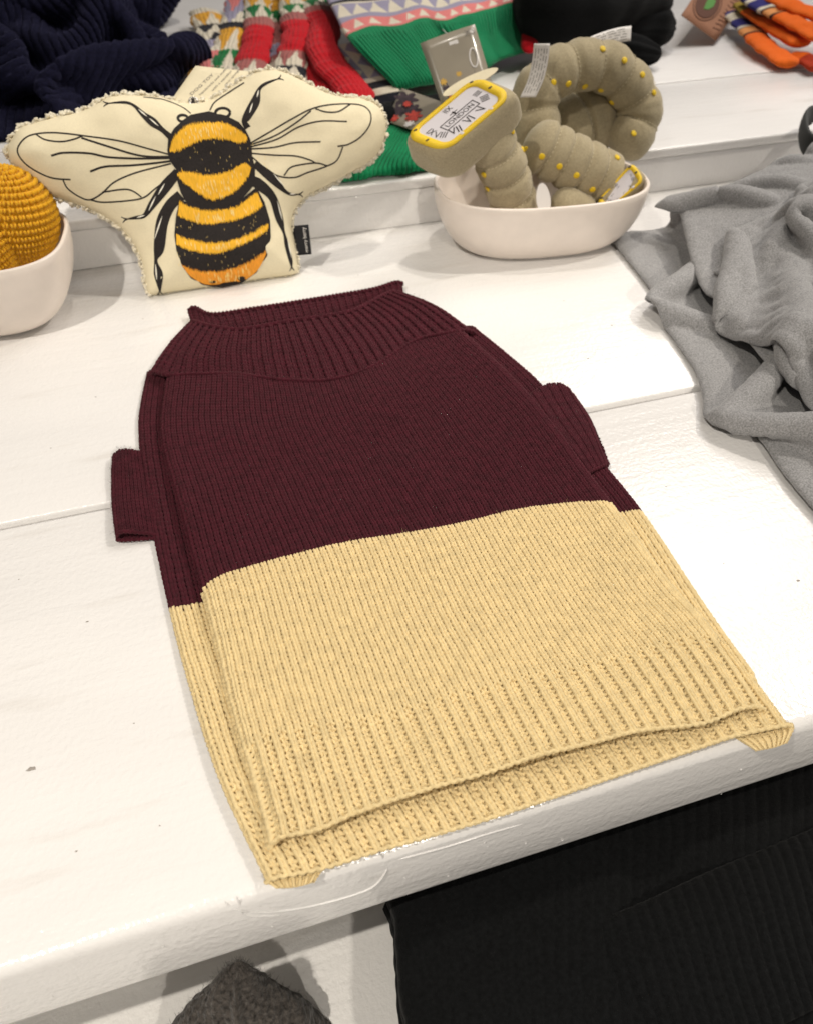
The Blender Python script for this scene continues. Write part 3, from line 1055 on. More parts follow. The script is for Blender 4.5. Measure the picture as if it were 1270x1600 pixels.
wr = [za(q) for q in (
    [(785, 266), (860, 222), (930, 181), (1000, 146), (1080, 130), (1150, 132), (1180, 155), (1178, 195), (1150, 235), (1110, 260), (1075, 267)],
    [(1005, 148), (1040, 158), (1080, 155), (1120, 130)], [(780, 269), (870, 237), (940, 195), (990, 155)],
    [(788, 272), (880, 246), (950, 207), (1020, 188), (1105, 188)], [(785, 276), (870, 271), (940, 256), (1020, 253)],
    [(798, 289), (870, 295), (940, 298), (985, 310), (1005, 320)],
    [(1092, 268), (1075, 310), (1040, 330), (980, 350), (940, 365), (890, 362), (850, 340), (803, 300)],
    [(905, 360), (925, 335), (960, 325), (1010, 320), (1045, 328)])]
draw('right_wing_print', [(q, [lw] * len(q)) for q in wr], M['ink'], pillow, 0.0004)
draw('antenna_print', [(za([(612, 160), (580, 135), (520, 110), (460, 103)]), 0.0010)], M['ink'], pillow, 0.0004)
draw('antenna_print', [(za([(672, 150), (690, 120), (740, 85), (783, 58)]), 0.0013)], M['ink'], pillow, 0.0004)
legs = [
    ([(345, 126, 3), (400, 124, 9), (430, 135, 9), (460, 165, 18), (490, 190, 28), (520, 215, 16), (548, 240, 20)], [((445, 148), (472, 172)), ((480, 178), (508, 203))]),
    ([(893, 48, 3), (850, 66, 9), (828, 85, 11), (815, 125, 28), (790, 170, 26), (780, 190, 18), (790, 210, 22)], [((826, 88), (820, 112)), ((806, 130), (796, 162))]),
    ([(405, 497, 3), (440, 492, 11), (465, 485, 13), (490, 450, 24), (530, 395, 34), (570, 348, 26)], [((440, 492), (465, 485)), ((478, 470), (500, 425)), ((508, 420), (528, 385))]),
    ([(960, 417, 3), (930, 418, 9), (905, 405, 14), (870, 370, 32), (812, 322, 22)], [((925, 417), (945, 416)), ((872, 355), (905, 392))]),
    ([(513, 728, 5), (512, 712, 14), (508, 670, 30), (500, 628, 11), (510, 590, 34), (520, 510, 38), (545, 455, 34), (580, 422, 34)], [((499, 640), (503, 690)), ((496, 560), (520, 488))]),
    ([(934, 650, 4), (931, 630, 15), (918, 580, 18), (908, 540, 10), (893, 495, 28), (870, 430, 28), (830, 390, 36), (805, 375, 32)], [((920, 560), (934, 620)), ((885, 440), (903, 500))])]
for pts, slits in legs:
    q = za([p[:2] for p in pts])
    st = [(q, [p[2] * MMZ * 1.0 for p in pts])]
    foot, nxt = q[0], q[1]
    dv = (foot - nxt) / np.linalg.norm(foot - nxt)
    pv = np.array([-dv[1], dv[0]])
    for s in (-1, 1):
        st.append((np.array([foot - dv * 0.001, foot + dv * 0.002 + pv * s * 0.0012, foot + dv * 0.004 + pv * s * 0.0028]), [0.0014, 0.0011, 0.0007]))
    lg = draw('leg_print', st, M['ink'], pillow, 0.00045)
    for sl in slits:
        a, b = za(sl)
        draw('pale_slit', [(np.array([a, (a + b) / 2, b]), [0.0003, 0.0013, 0.0003])], M['print_white'], lg, 0.0009)
for (ex, ey, er) in ((586, 177, 14), (712, 160, 20)):
    t = np.linspace(0, 2 * np.pi, 25)
    ring = za([(ex + er * 1.15 * math.cos(a), ey + er * 0.8 * math.sin(a)) for a in t])
    draw('eye_print', [(ring, 0.0026)], M['ink'], pillow, 0.0004)

# the folded black brand label in the side seam
def quad_frame(q):
    q = np.asarray(q)
    return lambda a, b, h=0.0: (q[0] * (1 - a) * (1 - b) + q[1] * a * (1 - b) + q[2] * a * b + q[3] * (1 - a) * b) + h * nq(q)


def nq(q):
    n = np.cross(q[1] - q[0], q[3] - q[0])
    return n / np.linalg.norm(n)


def card(name, q, mat, parent, thick=0.0006, bend=0.0, n=8, label=None):
    """thin card or label with real thickness over a quad, optionally bowed"""
    fr_ = quad_frame(q)
    S = np.array([[fr_(a, b, bend * math.sin(a * math.pi) + 0.4 * bend * math.sin(b * math.pi)) for a in np.linspace(0, 1, n)] for b in np.linspace(0, 1, n)])
    return add_sheet(name, S, mat, parent, thick, edge_round=False, label=label), fr_


def write(name, body, fr_, centre, height, mat, parent, aspect, rot=0.0, off=0.0006, sx=1.0):
    """flat lettering on a quad: centre in quad coordinates, height as a fraction of the quad's b side; aspect = a side / b side"""
    V_, F_ = text_geo(body, 1.0)
    if len(V_) == 0:
        return None
    c, s = math.cos(rot), math.sin(rot)
    x = V_[:, 0] * sx
    X = (x * c - V_[:, 1] * s) * height
    Y = (x * s + V_[:, 1] * c) * height
    W = np.array([fr_(centre[0] + a / aspect, centre[1] + b, off) for a, b in zip(X, Y)])
    return add(name, W, F_, mat, parent, smooth=False)


lb = [lift3(on_pillow(*p)[None], [h])[0] for p, h in (((485, 397), 0.010), ((480, 351), 0.010), ((456, 353), 0.001), ((466, 399), 0.001))]
lq, lf = card('brand_label', lb, M['label_black'], pillow, 0.0008)
write('label_lettering', 'merry berry', lf, (0.50, 0.30), 0.34, M['label_white'], lq, 2.0, off=0.0007)

# paper swing tag standing up behind the bee's head
tag = thing('swing_tag', 'cream paper swing tag with small print and metal eyelet behind the bee cushion', 'tag', aty(325, 150, 0.885))
tq = [aty(262, 165, 0.872), aty(372, 172, 0.872), aty(392, 112, 0.905), aty(306, 103, 0.905)]
tc_, tf = card('tag_card', tq, M['card'], tag, 0.0008)
for k, (cx_, cy_, tx_) in enumerate(((0.30, 0.56, 'DOG TOY'), (0.46, 0.68, 'handmade and stuffed'), (0.58, 0.70, 'with a squeaker'), (0.72, 0.80, 'care: sponge'))):
    write('tag_lettering', tx_, tf, (cx_, cy_), 0.13 if k == 0 else 0.095, M['print_grey'], tc_, 1.6, rot=1.15, off=0.0008)
ec = tf(0.33, 0.12, 0.001)
t = np.linspace(0, 2 * np.pi, 25)
nrm3 = nq(np.array(tq)); ea = np.cross(nrm3, [0, 0, 1.0]); ea /= np.linalg.norm(ea); eb = np.cross(nrm3, ea)
V_, *_ = sweep([ec + 0.0042 * (math.cos(a) * ea + math.sin(a) * eb) for a in t], 0.0011, sides=8, n=48, up=nrm3)
add('eyelet', *tube_mesh(V_, False), M['steel'], tag)
dk = [ec - nrm3 * 0.0002 + 0.0034 * (math.cos(a) * ea + math.sin(a) * eb) for a in t[:-1]]
add('eyelet_hole', dk, [tuple(range(24))], M['ink'], tag)


# ================================================================== bowls
def bowl(label, c, a, b, rot, n, h, sc, z0=0.0016):
    o = thing('bowl', label, 'bowl', (c[0], c[1], z0), 'bone white ceramic bowls')
    th = 0.0042
    prof = []
    for t_ in np.linspace(0, 1, 16):                     # outside from foot to rim
        s = sc + (1 - sc) * math.sin(t_ * math.pi / 2) ** 0.85
        prof.append((s, 0.0006 + h * (1 - math.cos(t_ * math.pi / 2)) ** 0.9, 0.0))
    rim = [(1.0, h, 0.0)]
    full = [(0.0, 0.0030, 0), (sc * 0.55, 0.0028, 0), (sc * 0.86, 0.0018, 0), (sc * 0.94, 0.0, 0)] + prof
    inner = []
    for t_ in np.linspace(1, 0, 14):
        s = sc + (1 - sc) * math.sin(t_ * math.pi / 2) ** 0.85
        inner.append((s, max(0.0006 + h * (1 - math.cos(t_ * math.pi / 2)) ** 0.9, 0.006), -th))
    lip = [(1.0, h + 0.0016, -th * 0.18), (1.0, h + 0.0021, -th * 0.5), (1.0, h + 0.0016, -th * 0.82)]
    allp = full + lip + inner + [(sc * 0.6, 0.0058, -th), (0.0, 0.0056, 0)]
    ns = 96
    tt_ = np.linspace(0, 2 * np.pi, ns, endpoint=False)
    ex = np.sign(np.cos(tt_)) * np.abs(np.cos(tt_)) ** (2 / n)
    ey = np.sign(np.sin(tt_)) * np.abs(np.sin(tt_)) ** (2 / n)
    V_ = np.zeros((len(allp), ns, 3))
    for k, (s, z, off) in enumerate(allp):
        x, y = (a * s + off) * ex, (b * s + off) * ey
        if s == 0:
            x, y = 0 * ex, 0 * ey
        V_[k, :, 0] = c[0] + x * math.cos(rot) - y * math.sin(rot)
        V_[k, :, 1] = c[1] + x * math.sin(rot) + y * math.cos(rot)
        V_[k, :, 2] = z0 + z
    add('bowl_body', V_.reshape(-1, 3), grid_faces(len(allp), ns, wrap=True)[:, ::-1], M['bowl'], o)
    return o


BW = (0.409, 0.8085)
bowl('bone white oval bowl holding the taupe plush clock toys', BW, 0.1195, 0.0735, -0.122, 2.6, 0.066, 0.62)
BL = (-0.184, 0.8105)
bowl('bone white bowl with yellow crochet toy at the left edge', BL, 0.094, 0.0735, -0.13, 3.0, 0.078, 0.50)

# yellow crochet toy: lobes worked in rounds, stitch by stitch
croc = thing('crochet_toy', 'mustard yellow crochet toy sitting in the left bowl', 'toy', (-0.19, 0.83, 0.01))
def lobe(c, r, axis_tilt, rows, seed):
    parts, rg = [], random.Random(seed)
    Rm = Matrix.Rotation(axis_tilt, 3, 'Y')
    ph = np.linspace(0, 2 * np.pi, 7)[:-1]
    unit = np.array([[0, 0, 1.0]] + [[math.cos(q) * math.sin(e), math.sin(q) * math.sin(e), math.cos(e)] for e in (0.9, 1.75) for q in ph])
    Fs = [(0, 1 + i, 1 + (i + 1) % 6) for i in range(6)] + [(1 + i, 7 + i, 7 + (i + 1) % 6, 1 + (i + 1) % 6) for i in range(6)]
    core = []
    for k in range(1, rows):
        la = math.pi * k / rows
        cnt = max(6, int(2 * math.pi * math.sin(la) * r[0] / 0.0068))
        for i in range(cnt):
            lo = 2 * math.pi * (i + 0.5 * (k % 2)) / cnt
            d = np.array([math.sin(la) * math.cos(lo), math.sin(la) * math.sin(lo), math.cos(la)])
            e1 = np.array([-math.sin(lo), math.cos(lo), 0])
            e2 = np.cross(d, e1)
            for s in (-1, 1):
                q = unit @ np.array([(e1 + 0.55 * s * e2) * 0.0015, e2 * 0.0029, d * 0.0032])
                ang = s * 0.5
                q = q + s * e1 * 0.0014
                pt = d * (np.array(r)) + q
                parts.append((np.array([(Rm @ Vector(p))[:] for p in pt]) + c, Fs))
    V_, F_ = merge(parts)
    o_ = add('crochet_lobe', V_, F_, M['crochet'], croc)
    la, lo = np.meshgrid(np.linspace(0, np.pi, 25), np.linspace(0, 2 * np.pi, 33)[:-1], indexing='ij')
    D = np.stack([np.sin(la) * np.cos(lo), np.sin(la) * np.sin(lo), np.cos(la)], -1) * (np.array(r) * 0.985)
    D = D.reshape(-1, 3) @ np.array(Rm).T + c
    add('stuffing', D, grid_faces(25, 32, wrap=True), M['crochet'], o_)
lobe(aty(14, 340, 0.838), (0.044, 0.036, 0.047), 0.15, 22, 1)
lobe(aty(-52, 385, 0.815), (0.042, 0.036, 0.045), -0.2, 22, 2)

# ================================================================== taupe plush clock toys in the right bowl
def seam_profile(r, seams, pinch=0.10, width=0.028, e0=0.1, e1=0.1):
    f0 = round_ends(r, e0, e1)
    def f(t):
        k = 1.0
        for s in seams:
            k -= pinch * math.exp(-((t - s) / width) ** 2)
        return f0(t) * k
    return f


def dot(c, nrm_, r, parent, name='gold_dot'):
    nrm_ = nrm_ / np.linalg.norm(nrm_)
    a = np.cross(nrm_, [0.3, 0.2, 0.9]); a /= np.linalg.norm(a)
    b = np.cross(nrm_, a)
    V_ = [c + nrm_ * 0.0006]
    for e, h in ((0.6, 0.0004), (1.0, -0.0001), (1.0, -0.0014)):
        V_ += [c + (math.cos(q) * a + math.sin(q) * b) * r * e + nrm_ * h for q in np.linspace(0, 2 * np.pi, 13)[:-1]]
    F_ = [(0, 1 + i, 1 + (i + 1) % 12) for i in range(12)]
    for k in range(2):
        F_ += [(1 + k * 12 + i, 13 + k * 12 + i, 13 + k * 12 + (i + 1) % 12, 1 + k * 12 + (i + 1) % 12) for i in range(12)]
    return add(name, V_, F_, M['yellow_satin'], parent)


def stitch_ring(P, A, B, r, parent, n=34, pale=True):
    """a line of separate machine stitches round a seam"""
    parts = []
    for k in range(n):
        a0, a1 = 2 * np.pi * k / n, 2 * np.pi * (k + 0.55) / n
        pts = [P + (A * math.cos(a) + B * math.sin(a)) * (r + 0.0004) for a in np.linspace(a0, a1, 4)]
        V_, *_ = sweep(pts, 0.00042, sides=5, n=4, up=A * math.cos(a0) + B * math.sin(a0))
        parts.append(tube_mesh(V_))
    V_, F_ = merge(parts)
    return add('seam_stitch', V_, F_, M['thread'] if pale else M['dark_thread'], parent)


def plush_tube(toy, path, r, seams, up=(0, 0, 1), n=110, e0=0.08, e1=0.08, name='segmented_stem', seed=1, stitches=True, pinch=0.13, width=0.028):
    fn = seam_profile(r, seams, pinch, width, e0, e1)
    o, V_, fr_ = add_tube(name, path, fn, M['plush'], toy, sides=36, n=n, up=up,
                          disp=lambda t, ph, V: 0.0011 * vnoise(V * 26, seed) + 0.0006 * vnoise(V * 75, seed + 5))
    P, T, A, B, RA, RB = fr_
    if stitches:
        for s in seams:
            i = int(s * (n - 1))
            stitch_ring(P[i], A[i], B[i], RA[i] + 0.0002, o, pale=True)
    return o, P, T, A, B, RA


def toward_cam(p):
    d = CAM - p
    return d / np.linalg.norm(d)


def dot_at(fr_, u, v, toy):
    """gold dot on the tube's visible side where the photograph shows one"""
    o, P, T, A, B, RA = fr_
    a = np.linspace(0, 2 * np.pi, 61)[:-1][None, :, None]
    D = A[:, None] * np.cos(a) + B[:, None] * np.sin(a)
    Cc = P[:, None] + D * RA[:, None, None]
    vw = CAM - Cc
    facing = (D * vw).sum(-1) / np.linalg.norm(vw, axis=-1)
    q = Cc - CAM
    w = q @ FW
    e = (CX + FPX * (q @ RT) / w - u) ** 2 + (CY - FPX * (q @ UP) / w - v) ** 2 + np.where(facing < 0.05, 1e9, 0)
    i, j = np.unravel_index(np.argmin(e), e.shape)
    dot(Cc[i, j] + D[i, j] * 0.0010, D[i, j], 0.0034, toy)




def clock_face(toy, q, face='front'):
    """yellow embroidered frame, white felt dial, numerals and name plate; q = lower left, lower right, upper right, upper left"""
    q = np.array(q)
    fr_ = quad_frame(q)
    asp = np.linalg.norm(q[1] - q[0]) / np.linalg.norm(q[3] - q[0])
    def rr(m_, rad_, n=7):
        pts = []
        for (cx_, cy_, a0) in ((1 - m_ - rad_ / asp, m_ * 1 + rad_, -90), (1 - m_ - rad_ / asp, 1 - m_ - rad_, 0), (m_ + rad_ / asp, 1 - m_ - rad_, 90), (m_ + rad_ / asp, m_ + rad_, 180)):
            for a in np.linspace(a0, a0 + 90, n):
                pts.append((cx_ + rad_ / asp * math.cos(math.radians(a)), cy_ + rad_ * math.sin(math.radians(a))))
        return pts
    o_, i_ = rr(0.0, 0.30), rr(0.11, 0.16)
    n = len(o_)
    V_ = [fr_(*p, 0.0002) for p in o_] + [fr_(*p, 0.0016) for p in o_] 
    mid = [((p[0] + s[0]) / 2, (p[1] + s[1]) / 2) for p, s in zip(o_, i_)]
    V_ += [fr_(*p, 0.0028) for p in mid] + [fr_(*p, 0.0016) for p in i_] + [fr_(*p, 0.0004) for p in i_]
    F_ = [(k * n + i, k * n + (i + 1) % n, (k + 1) * n + (i + 1) % n, (k + 1) * n + i) for k in range(4) for i in range(n)]
    fo = add('yellow_frame', V_, F_, M['yellow_satin'], toy)
    di = add('dial', [fr_(*p, 0.0010) for p in i_], [tuple(range(n))], M['clock_white'], toy, smooth=False)
    for txt, c_, rot, h in (('VI', (0.50, 0.235), 0.0, 0.26), ('V', (0.68, 0.245), 0.45, 0.26), ('VII', (0.31, 0.245), -0.45, 0.26), ('VIII', (0.185, 0.40), -1.1, 0.22), ('IIII', (0.815, 0.40), 1.1, 0.22),
                            ('IX', (0.175, 0.62), -1.6, 0.2), ('III', (0.825, 0.62), 1.6, 0.2), ('XII', (0.5, 0.80), 3.14, 0.17)):
        write('numeral', txt, fr_, c_, h, M['ink'], di, asp, rot=rot, off=0.0013, sx=0.8)
    write('name_plate_lettering', 'LONDON', fr_, (0.5, 0.475), 0.145, M['ink'], di, asp, off=0.0013)
    pl = []
    for (x0, x1, y0, y1) in ((0.27, 0.73, 0.37, 0.388), (0.27, 0.73, 0.56, 0.578), (0.27, 0.28, 0.37, 0.578), (0.72, 0.73, 0.37, 0.578), (0.45, 0.55, 0.63, 0.645), (0.49, 0.51, 0.57, 0.67)):
        pl.append(([fr_(x0, y0, 0.0013), fr_(x1, y0, 0.0013), fr_(x1, y1, 0.0013), fr_(x0, y1, 0.0013)], [(0, 1, 2, 3)]))
    add('name_plate', *merge(pl), M['ink'], di, smooth=False)
    for k, (a, b) in enumerate(((0.30, 0.065), (0.72, 0.065), (0.06, 0.5), (0.94, 0.5), (0.12, 0.9), (0.9, 0.92))):
        c_ = fr_(a, b, 0.0026)
        t_ = np.linspace(0, 2 * np.pi, 11)[:-1]
        ax = (q[1] - q[0]) / np.linalg.norm(q[1] - q[0])
        ay = (q[3] - q[0]) / np.linalg.norm(q[3] - q[0])
        nn = nq(q)
        V_ = [c_ + nn * 0.0011] + [c_ + 0.0021 * (math.cos(z) * ax + 0.7 * math.sin(z) * ay) for z in t_]
        add('rivet', V_, [(0, 1 + i, 1 + (i + 1) % 10) for i in range(10)], M['clock_white'] if k < 2 else M['dark_thread'], toy)
    return fr_


def pillow_block(name, q, depth, toy, bulge=0.004, over=1.10, ns=40, nl=14):
    """soft block behind a clock face: rounded quad swept backwards along the face normal"""
    q = np.array(q)
    c = q.mean(0)
    nn = nq(q)
    ax, ay = (q[1] - q[0] + q[2] - q[3]) / 4, (q[3] - q[0] + q[2] - q[1]) / 4
    t_ = np.linspace(0, 2 * np.pi, ns, endpoint=False)
    ex = np.sign(np.cos(t_)) * np.abs(np.cos(t_)) ** (2 / 4.2)
    ey = np.sign(np.sin(t_)) * np.abs(np.sin(t_)) ** (2 / 4.2)
    V_ = []
    for k, l in enumerate(np.linspace(0, 1, nl)):
        e = math.sin(math.pi * l)
        s = over + 0.04 * e
        if l < 0.2:
            s *= 0.86 + 0.14 * math.sqrt(1 - (1 - l / 0.2) ** 2)
        if l > 0.75:
            s *= math.sqrt(max(1 - ((l - 0.75) / 0.25) ** 2, 0.05)) * 0.35 + 0.65
        V_.append(c + (ax * s)[None] * ex[:, None] + (ay * s)[None] * ey[:, None] - nn * (depth * l - 0.0008))
    V_ = np.array(V_)
    V_ += (0.0010 * vnoise(V_ * 30, 3))[..., None] * (V_ - c) / 0.03
    Vm, F_ = tube_mesh(V_)
    o = add(name, Vm, F_, M['plush'], toy)
    return o


toyA = thing('plush_clock_toy', 'taupe plush clock tower toy standing up in the bowl with its dial facing up', 'dog toy', aty(760, 330, 0.80), 'plush clock toys')
ya = 0.800
def on_plane(u, v, p0, n):
    d = FW + RT * (u - CX) / FPX - UP * (v - CY) / FPX
    return CAM + d * (((p0 - CAM) @ n) / (d @ n))


nA = np.array([-0.45, -0.42, 0.79])
pA = aty(716, 180, 0.790)
q3 = [on_plane(u, v, pA, nA) for (u, v) in ((697, 233), (793, 152), (741, 126), (639, 211))]
q3 = [sum(q3) / 4 + (q - sum(q3) / 4) * 1.12 for q in q3]
pillow_block('head', q3, 0.048, toyA, over=1.14)
clock_face(toyA, q3)
fa = plush_tube(toyA, [aty(812, 372, 0.815), aty(802, 320, 0.810), aty(786, 268, 0.806), aty(766, 222, 0.806), aty(752, 190, 0.812)], 0.0268,
                (0.22, 0.40, 0.58, 0.76), up=(0, -1, 0.2), e0=0.12, e1=0.1, seed=4)
for (u, v) in ((800, 205), (740, 245), (755, 272), (762, 296), (818, 232)):
    dot_at(fa, u, v, toyA)

toyB = thing('plush_clock_toy', 'taupe plush clock tower toy lying on its side in the bowl, dial to the right', 'dog toy', aty(900, 320, 0.82), 'plush clock toys')
fb = plush_tube(toyB, [aty(822, 215, 0.845), aty(858, 236, 0.835), aty(898, 257, 0.825), aty(935, 275, 0.820), aty(952, 284, 0.818)], 0.0305,
                (0.24, 0.42, 0.61, 0.80), up=(0, -1, 0.4), e0=0.2, e1=0.06, seed=8)
q4 = [aty(950, 330, 0.774), aty(1006, 282, 0.774), aty(988, 254, 0.792), aty(931, 317, 0.792)]
pillow_block('head', q4, 0.034, toyB, over=1.12)
clock_face(toyB, q4)
dots_px = ((838, 245), (849, 270 - 25), (874, 260), (901, 274), (924, 294))
for (u, v) in ((821, 233), (846, 244), (873, 260), (900, 275), (925, 295), (963, 246)):
    dot_at(fb, u, v, toyB)
plush_tube(toyB, [aty(862, 318, 0.80), aty(890, 322, 0.80), aty(925, 335, 0.80)], 0.019, (), up=(0, -1, 0.4), e0=0.3, e1=0.3, name='plush_foot', stitches=False)

toyC = thing('plush_arch_toy', 'taupe plush toy bent into an arch at the back of the bowl', 'dog toy', aty(960, 260, 0.86), 'plush clock toys')
fc = plush_tube(toyC, [aty(848, 262, 0.862), aty(838, 205, 0.880), aty(836, 152, 0.893), aty(862, 118, 0.898), aty(905, 103, 0.90), aty(948, 106, 0.898), aty(982, 135, 0.893), aty(997, 172, 0.886), aty(988, 208, 0.876), aty(962, 230, 0.866)],
                0.0275, (0.10, 0.21, 0.32, 0.43, 0.54, 0.65, 0.76, 0.87), up=(0, -1, 0.15), n=160, e0=0.04, e1=0.08, seed=12, pinch=0.11, width=0.020)
for (u, v) in ((862, 128), (887, 131), (914, 134), (938, 142), (955, 160), (971, 184), (988, 209), (942, 76), (973, 95), (1002, 118), (1021, 145)):
    dot_at(fc, u, v, toyC)
plush_tube(toyC, [aty(858, 225, 0.915), aty(905, 195, 0.92), aty(955, 185, 0.92)], 0.040, (0.5,), up=(0, -1, 0.4), e0=0.3, e1=0.3, name='plush_base', seed=3)


def strip_label(name, label, pts, width, mat, wdir, lines=5):
    """curved fabric care label"""
    c = arc_resample(np.array(pts), 24)
    wd = np.asarray(wdir, float)
    wd /= np.linalg.norm(wd)
    S = np.stack([c + wd * width * (k - 0.5) for k in np.linspace(0, 1, 5)], 1)
    o = add_sheet(name, S, mat, None, 0.0005, edge_round=False)
    o['label'] = label
    o['category'] = 'label'
    N_ = normals_of(S)
    if (N_.mean((0, 1)) @ (CAM - c.mean(0))) < 0:
        N_ = -N_
    parts = []
    for k in range(lines):
        x = 0.15 + 0.7 * k / max(lines - 1, 1)
        xs = x * 4
        i = min(int(xs), 3)
        f = xs - i
        ln_ = S[:, i] * (1 - f) + S[:, i + 1] * f + N_[:, i] * 0.0005
        seg = []
        rr_ = random.Random(k)
        s_ = 2
        while s_ < 21:
            e_ = min(s_ + rr_.randint(2, 5), 22)
            seg.append((np.stack([ln_[s_:e_] - wd * 0.00035, ln_[s_:e_] + wd * 0.00035], 1).reshape(-1, 3), grid_faces(e_ - s_, 2)))
            s_ = e_
        parts += seg
    add('small_print', *merge(parts), M['print_grey'], o, smooth=False)
    return o


strip_label('care_label', 'white fabric care label sewn to the left of the plush arch toy', [aty(846, 68, 0.868), aty(843, 95, 0.866), aty(836, 125, 0.862), aty(824, 152, 0.858)], 0.017, M['label_white'], RT)
strip_label('care_label', 'white fabric care label curling up behind the plush arch toy', [aty(915, 72, 0.925), aty(940, 62, 0.935), aty(965, 55, 0.94), aty(985, 52, 0.942)], 0.016, M['label_white'], (0.15, 0.5, 0.9))
# oval card tags of the toys
def oval_tag(label, q, mat):
    fr_ = quad_frame(np.array(q))
    t_ = np.linspace(0, 2 * np.pi, 33)[:-1]
    top = [fr_(0.5 + 0.5 * math.cos(a), 0.5 + 0.5 * math.sin(a), 0.0004) for a in t_]
    bot = [fr_(0.5 + 0.5 * math.cos(a), 0.5 + 0.5 * math.sin(a), -0.0004) for a in t_]
    o = add('oval_tag', top + bot, [tuple(range(32)), tuple(range(63, 31, -1))] + [(i, i + 32, (i + 1) % 32 + 32, (i + 1) % 32) for i in range(32)], mat, None, smooth=False)
    o['label'], o['category'] = label, 'tag'
    return o, fr_
oval_tag('beige oval card tag standing behind the upright clock toy', [aty(684, 160, 0.850), aty(772, 120, 0.862), aty(782, 98, 0.872), aty(700, 132, 0.862)], M['card'])
ot, of = oval_tag('white oval tag between the two clock toys in the bowl', [aty(838, 335, 0.772), aty(862, 335, 0.778), aty(856, 286, 0.79), aty(836, 286, 0.785)], M['label_white'])
# ================================================================== grey sweatshirt heaped at the right
def g5(x, y, z):
    return at(940 + x * 0.375, 180 + y * 0.375, z)


grey = thing('grey_sweatshirt', 'rumpled heather grey fleece sweatshirt heaped at the right of the table', 'sweatshirt', (0.62, 0.62, 0.0))


def settle(X, rest, ground, steps=60, iters=8, bend=0.25, fric=0.8, g=-0.00035, damp=0.90):
    """let a sheet of cloth fall and come to rest: X start, rest = flat cloth, ground(x, y) -> height"""
    X = X.copy()
    V = np.zeros_like(X)
    ny, nx = X.shape[:2]
    cons = []
    for di, dj, k in ((0, 1, 1.0), (1, 0, 1.0), (1, 1, .6), (1, -1, .6), (0, 2, bend), (2, 0, bend), (0, 4, bend * .6), (4, 0, bend * .6)):
        sa = (slice(0, ny - di), slice(0, nx - dj) if dj >= 0 else slice(-dj, nx))
        sb = (slice(di, ny), slice(dj, nx) if dj >= 0 else slice(0, nx + dj))
        cons.append((sa, sb, k, np.linalg.norm(rest[sb] - rest[sa], axis=-1)))
    for _ in range(steps):
        V *= damp
        V[..., 2] += g
        P = X + V
        for _ in range(iters):
            for sa, sb, k, L in cons:
                d = P[sb] - P[sa]
                l = np.linalg.norm(d, axis=-1)
                c = d * ((l - L) / np.maximum(l, 1e-9) * 0.25 * k)[..., None]
                P[sa] += c
                P[sb] -= c
            h = ground(P[..., 0], P[..., 1])
            low_ = P[..., 2] < h
            P[..., 2] = np.where(low_, h, P[..., 2])
            P[..., :2] = np.where(low_[..., None], P[..., :2] * (1 - fric) + X[..., :2] * fric, P[..., :2])
        V = P - X
        X = P
    return X


def drape(name, X, mat='grey_fleece', thick=0.008, seed=1, label=None):
    ny, nx = X.shape[:2]
    S_ = catmull(X, ny * 2 - 1)
    S_ = np.swapaxes(catmull(np.swapaxes(S_, 0, 1), nx * 2 - 1), 0, 1)
    N_ = normals_of(S_)
    if N_[..., 2].mean() < 0:
        N_ = -N_
    S_ = S_ + N_ * (0.0007 * vnoise(S_ * 55, seed) + 0.0004 * vnoise(S_ * 140, seed + 1))[..., None]
    return add_sheet(name, S_, M[mat], grey, thick, label=label)


def floor_z(x, y):
    return 0.0062 + 0.0555 / (1 + np.exp(-(y - .875) / .006))


nx, ny = 60, 76
a, b = np.meshgrid(np.linspace(0, 1, nx), np.linspace(0, 1, ny))        # a: left to right, b: front to back
W_, H_ = .44, .60
left = np.interp(b[:, 0], [0, .25, .5, .75, 1], [.440, .440, .455, .480, .512])[:, None]
ph_ = 2 * np.pi * (a * 3.6 + .45 * np.sin(b * 4 + .5) + .3 * np.sin(a * 7 + b * 3))
X0 = np.stack([left + a * W_ * .70, .27 + b * .49, .05 + .022 * np.sin(ph_) * np.clip(a * 5, 0.2, 1) + .016 * np.sin(b * 21 + a * 7)], -1)
low_sheet = settle(X0, np.stack([a * W_, b * H_, 0 * a], -1), floor_z)
drape('lower_body', low_sheet, seed=3)


def pile_z(x, y):
    mnd = .060 * np.exp(-(((x - .76) / .20) ** 2 + ((y - .71) / .12) ** 2) ** 1.5)
    return np.maximum(floor_z(x, y), 0.013 + mnd) + .014


nx, ny = 120, 70
a, b = np.meshgrid(np.linspace(0, 1, nx), np.linspace(0, 1, ny))
W_, H_ = .86, .42
left = np.interp(b[:, 0], [0, .3, .6, .8, .9, .96, 1], [.478, .505, .522, .540, .555, .580, .635])[:, None]
ph_ = 2 * np.pi * (a * 7.0 + .5 * np.sin(b * 3.5 + .3) + .35 * np.sin(a * 9 + b * 2))
fade = np.clip(1.3 - b * 1.35, 0.0, 1)
X0 = np.stack([left + a * W_ * (.45 + .42 * b ** 1.5) + .012 * np.cos(ph_) * fade * np.clip(a * 8, 0, 1), .37 + b * .40 + .05 * a - .02 * np.sin(a * 8) * (1 - b),
               .10 + .034 * np.sin(ph_) * np.clip(a * 8, 0.3, 1) * fade + .010 * np.sin(b * 23 + a * 9) * (1 - b) + .02 * b], -1)
up_sheet = settle(X0, np.stack([a * W_, b * H_, 0 * a], -1), pile_z, bend=.2)
drape('upper_body', up_sheet, seed=5)


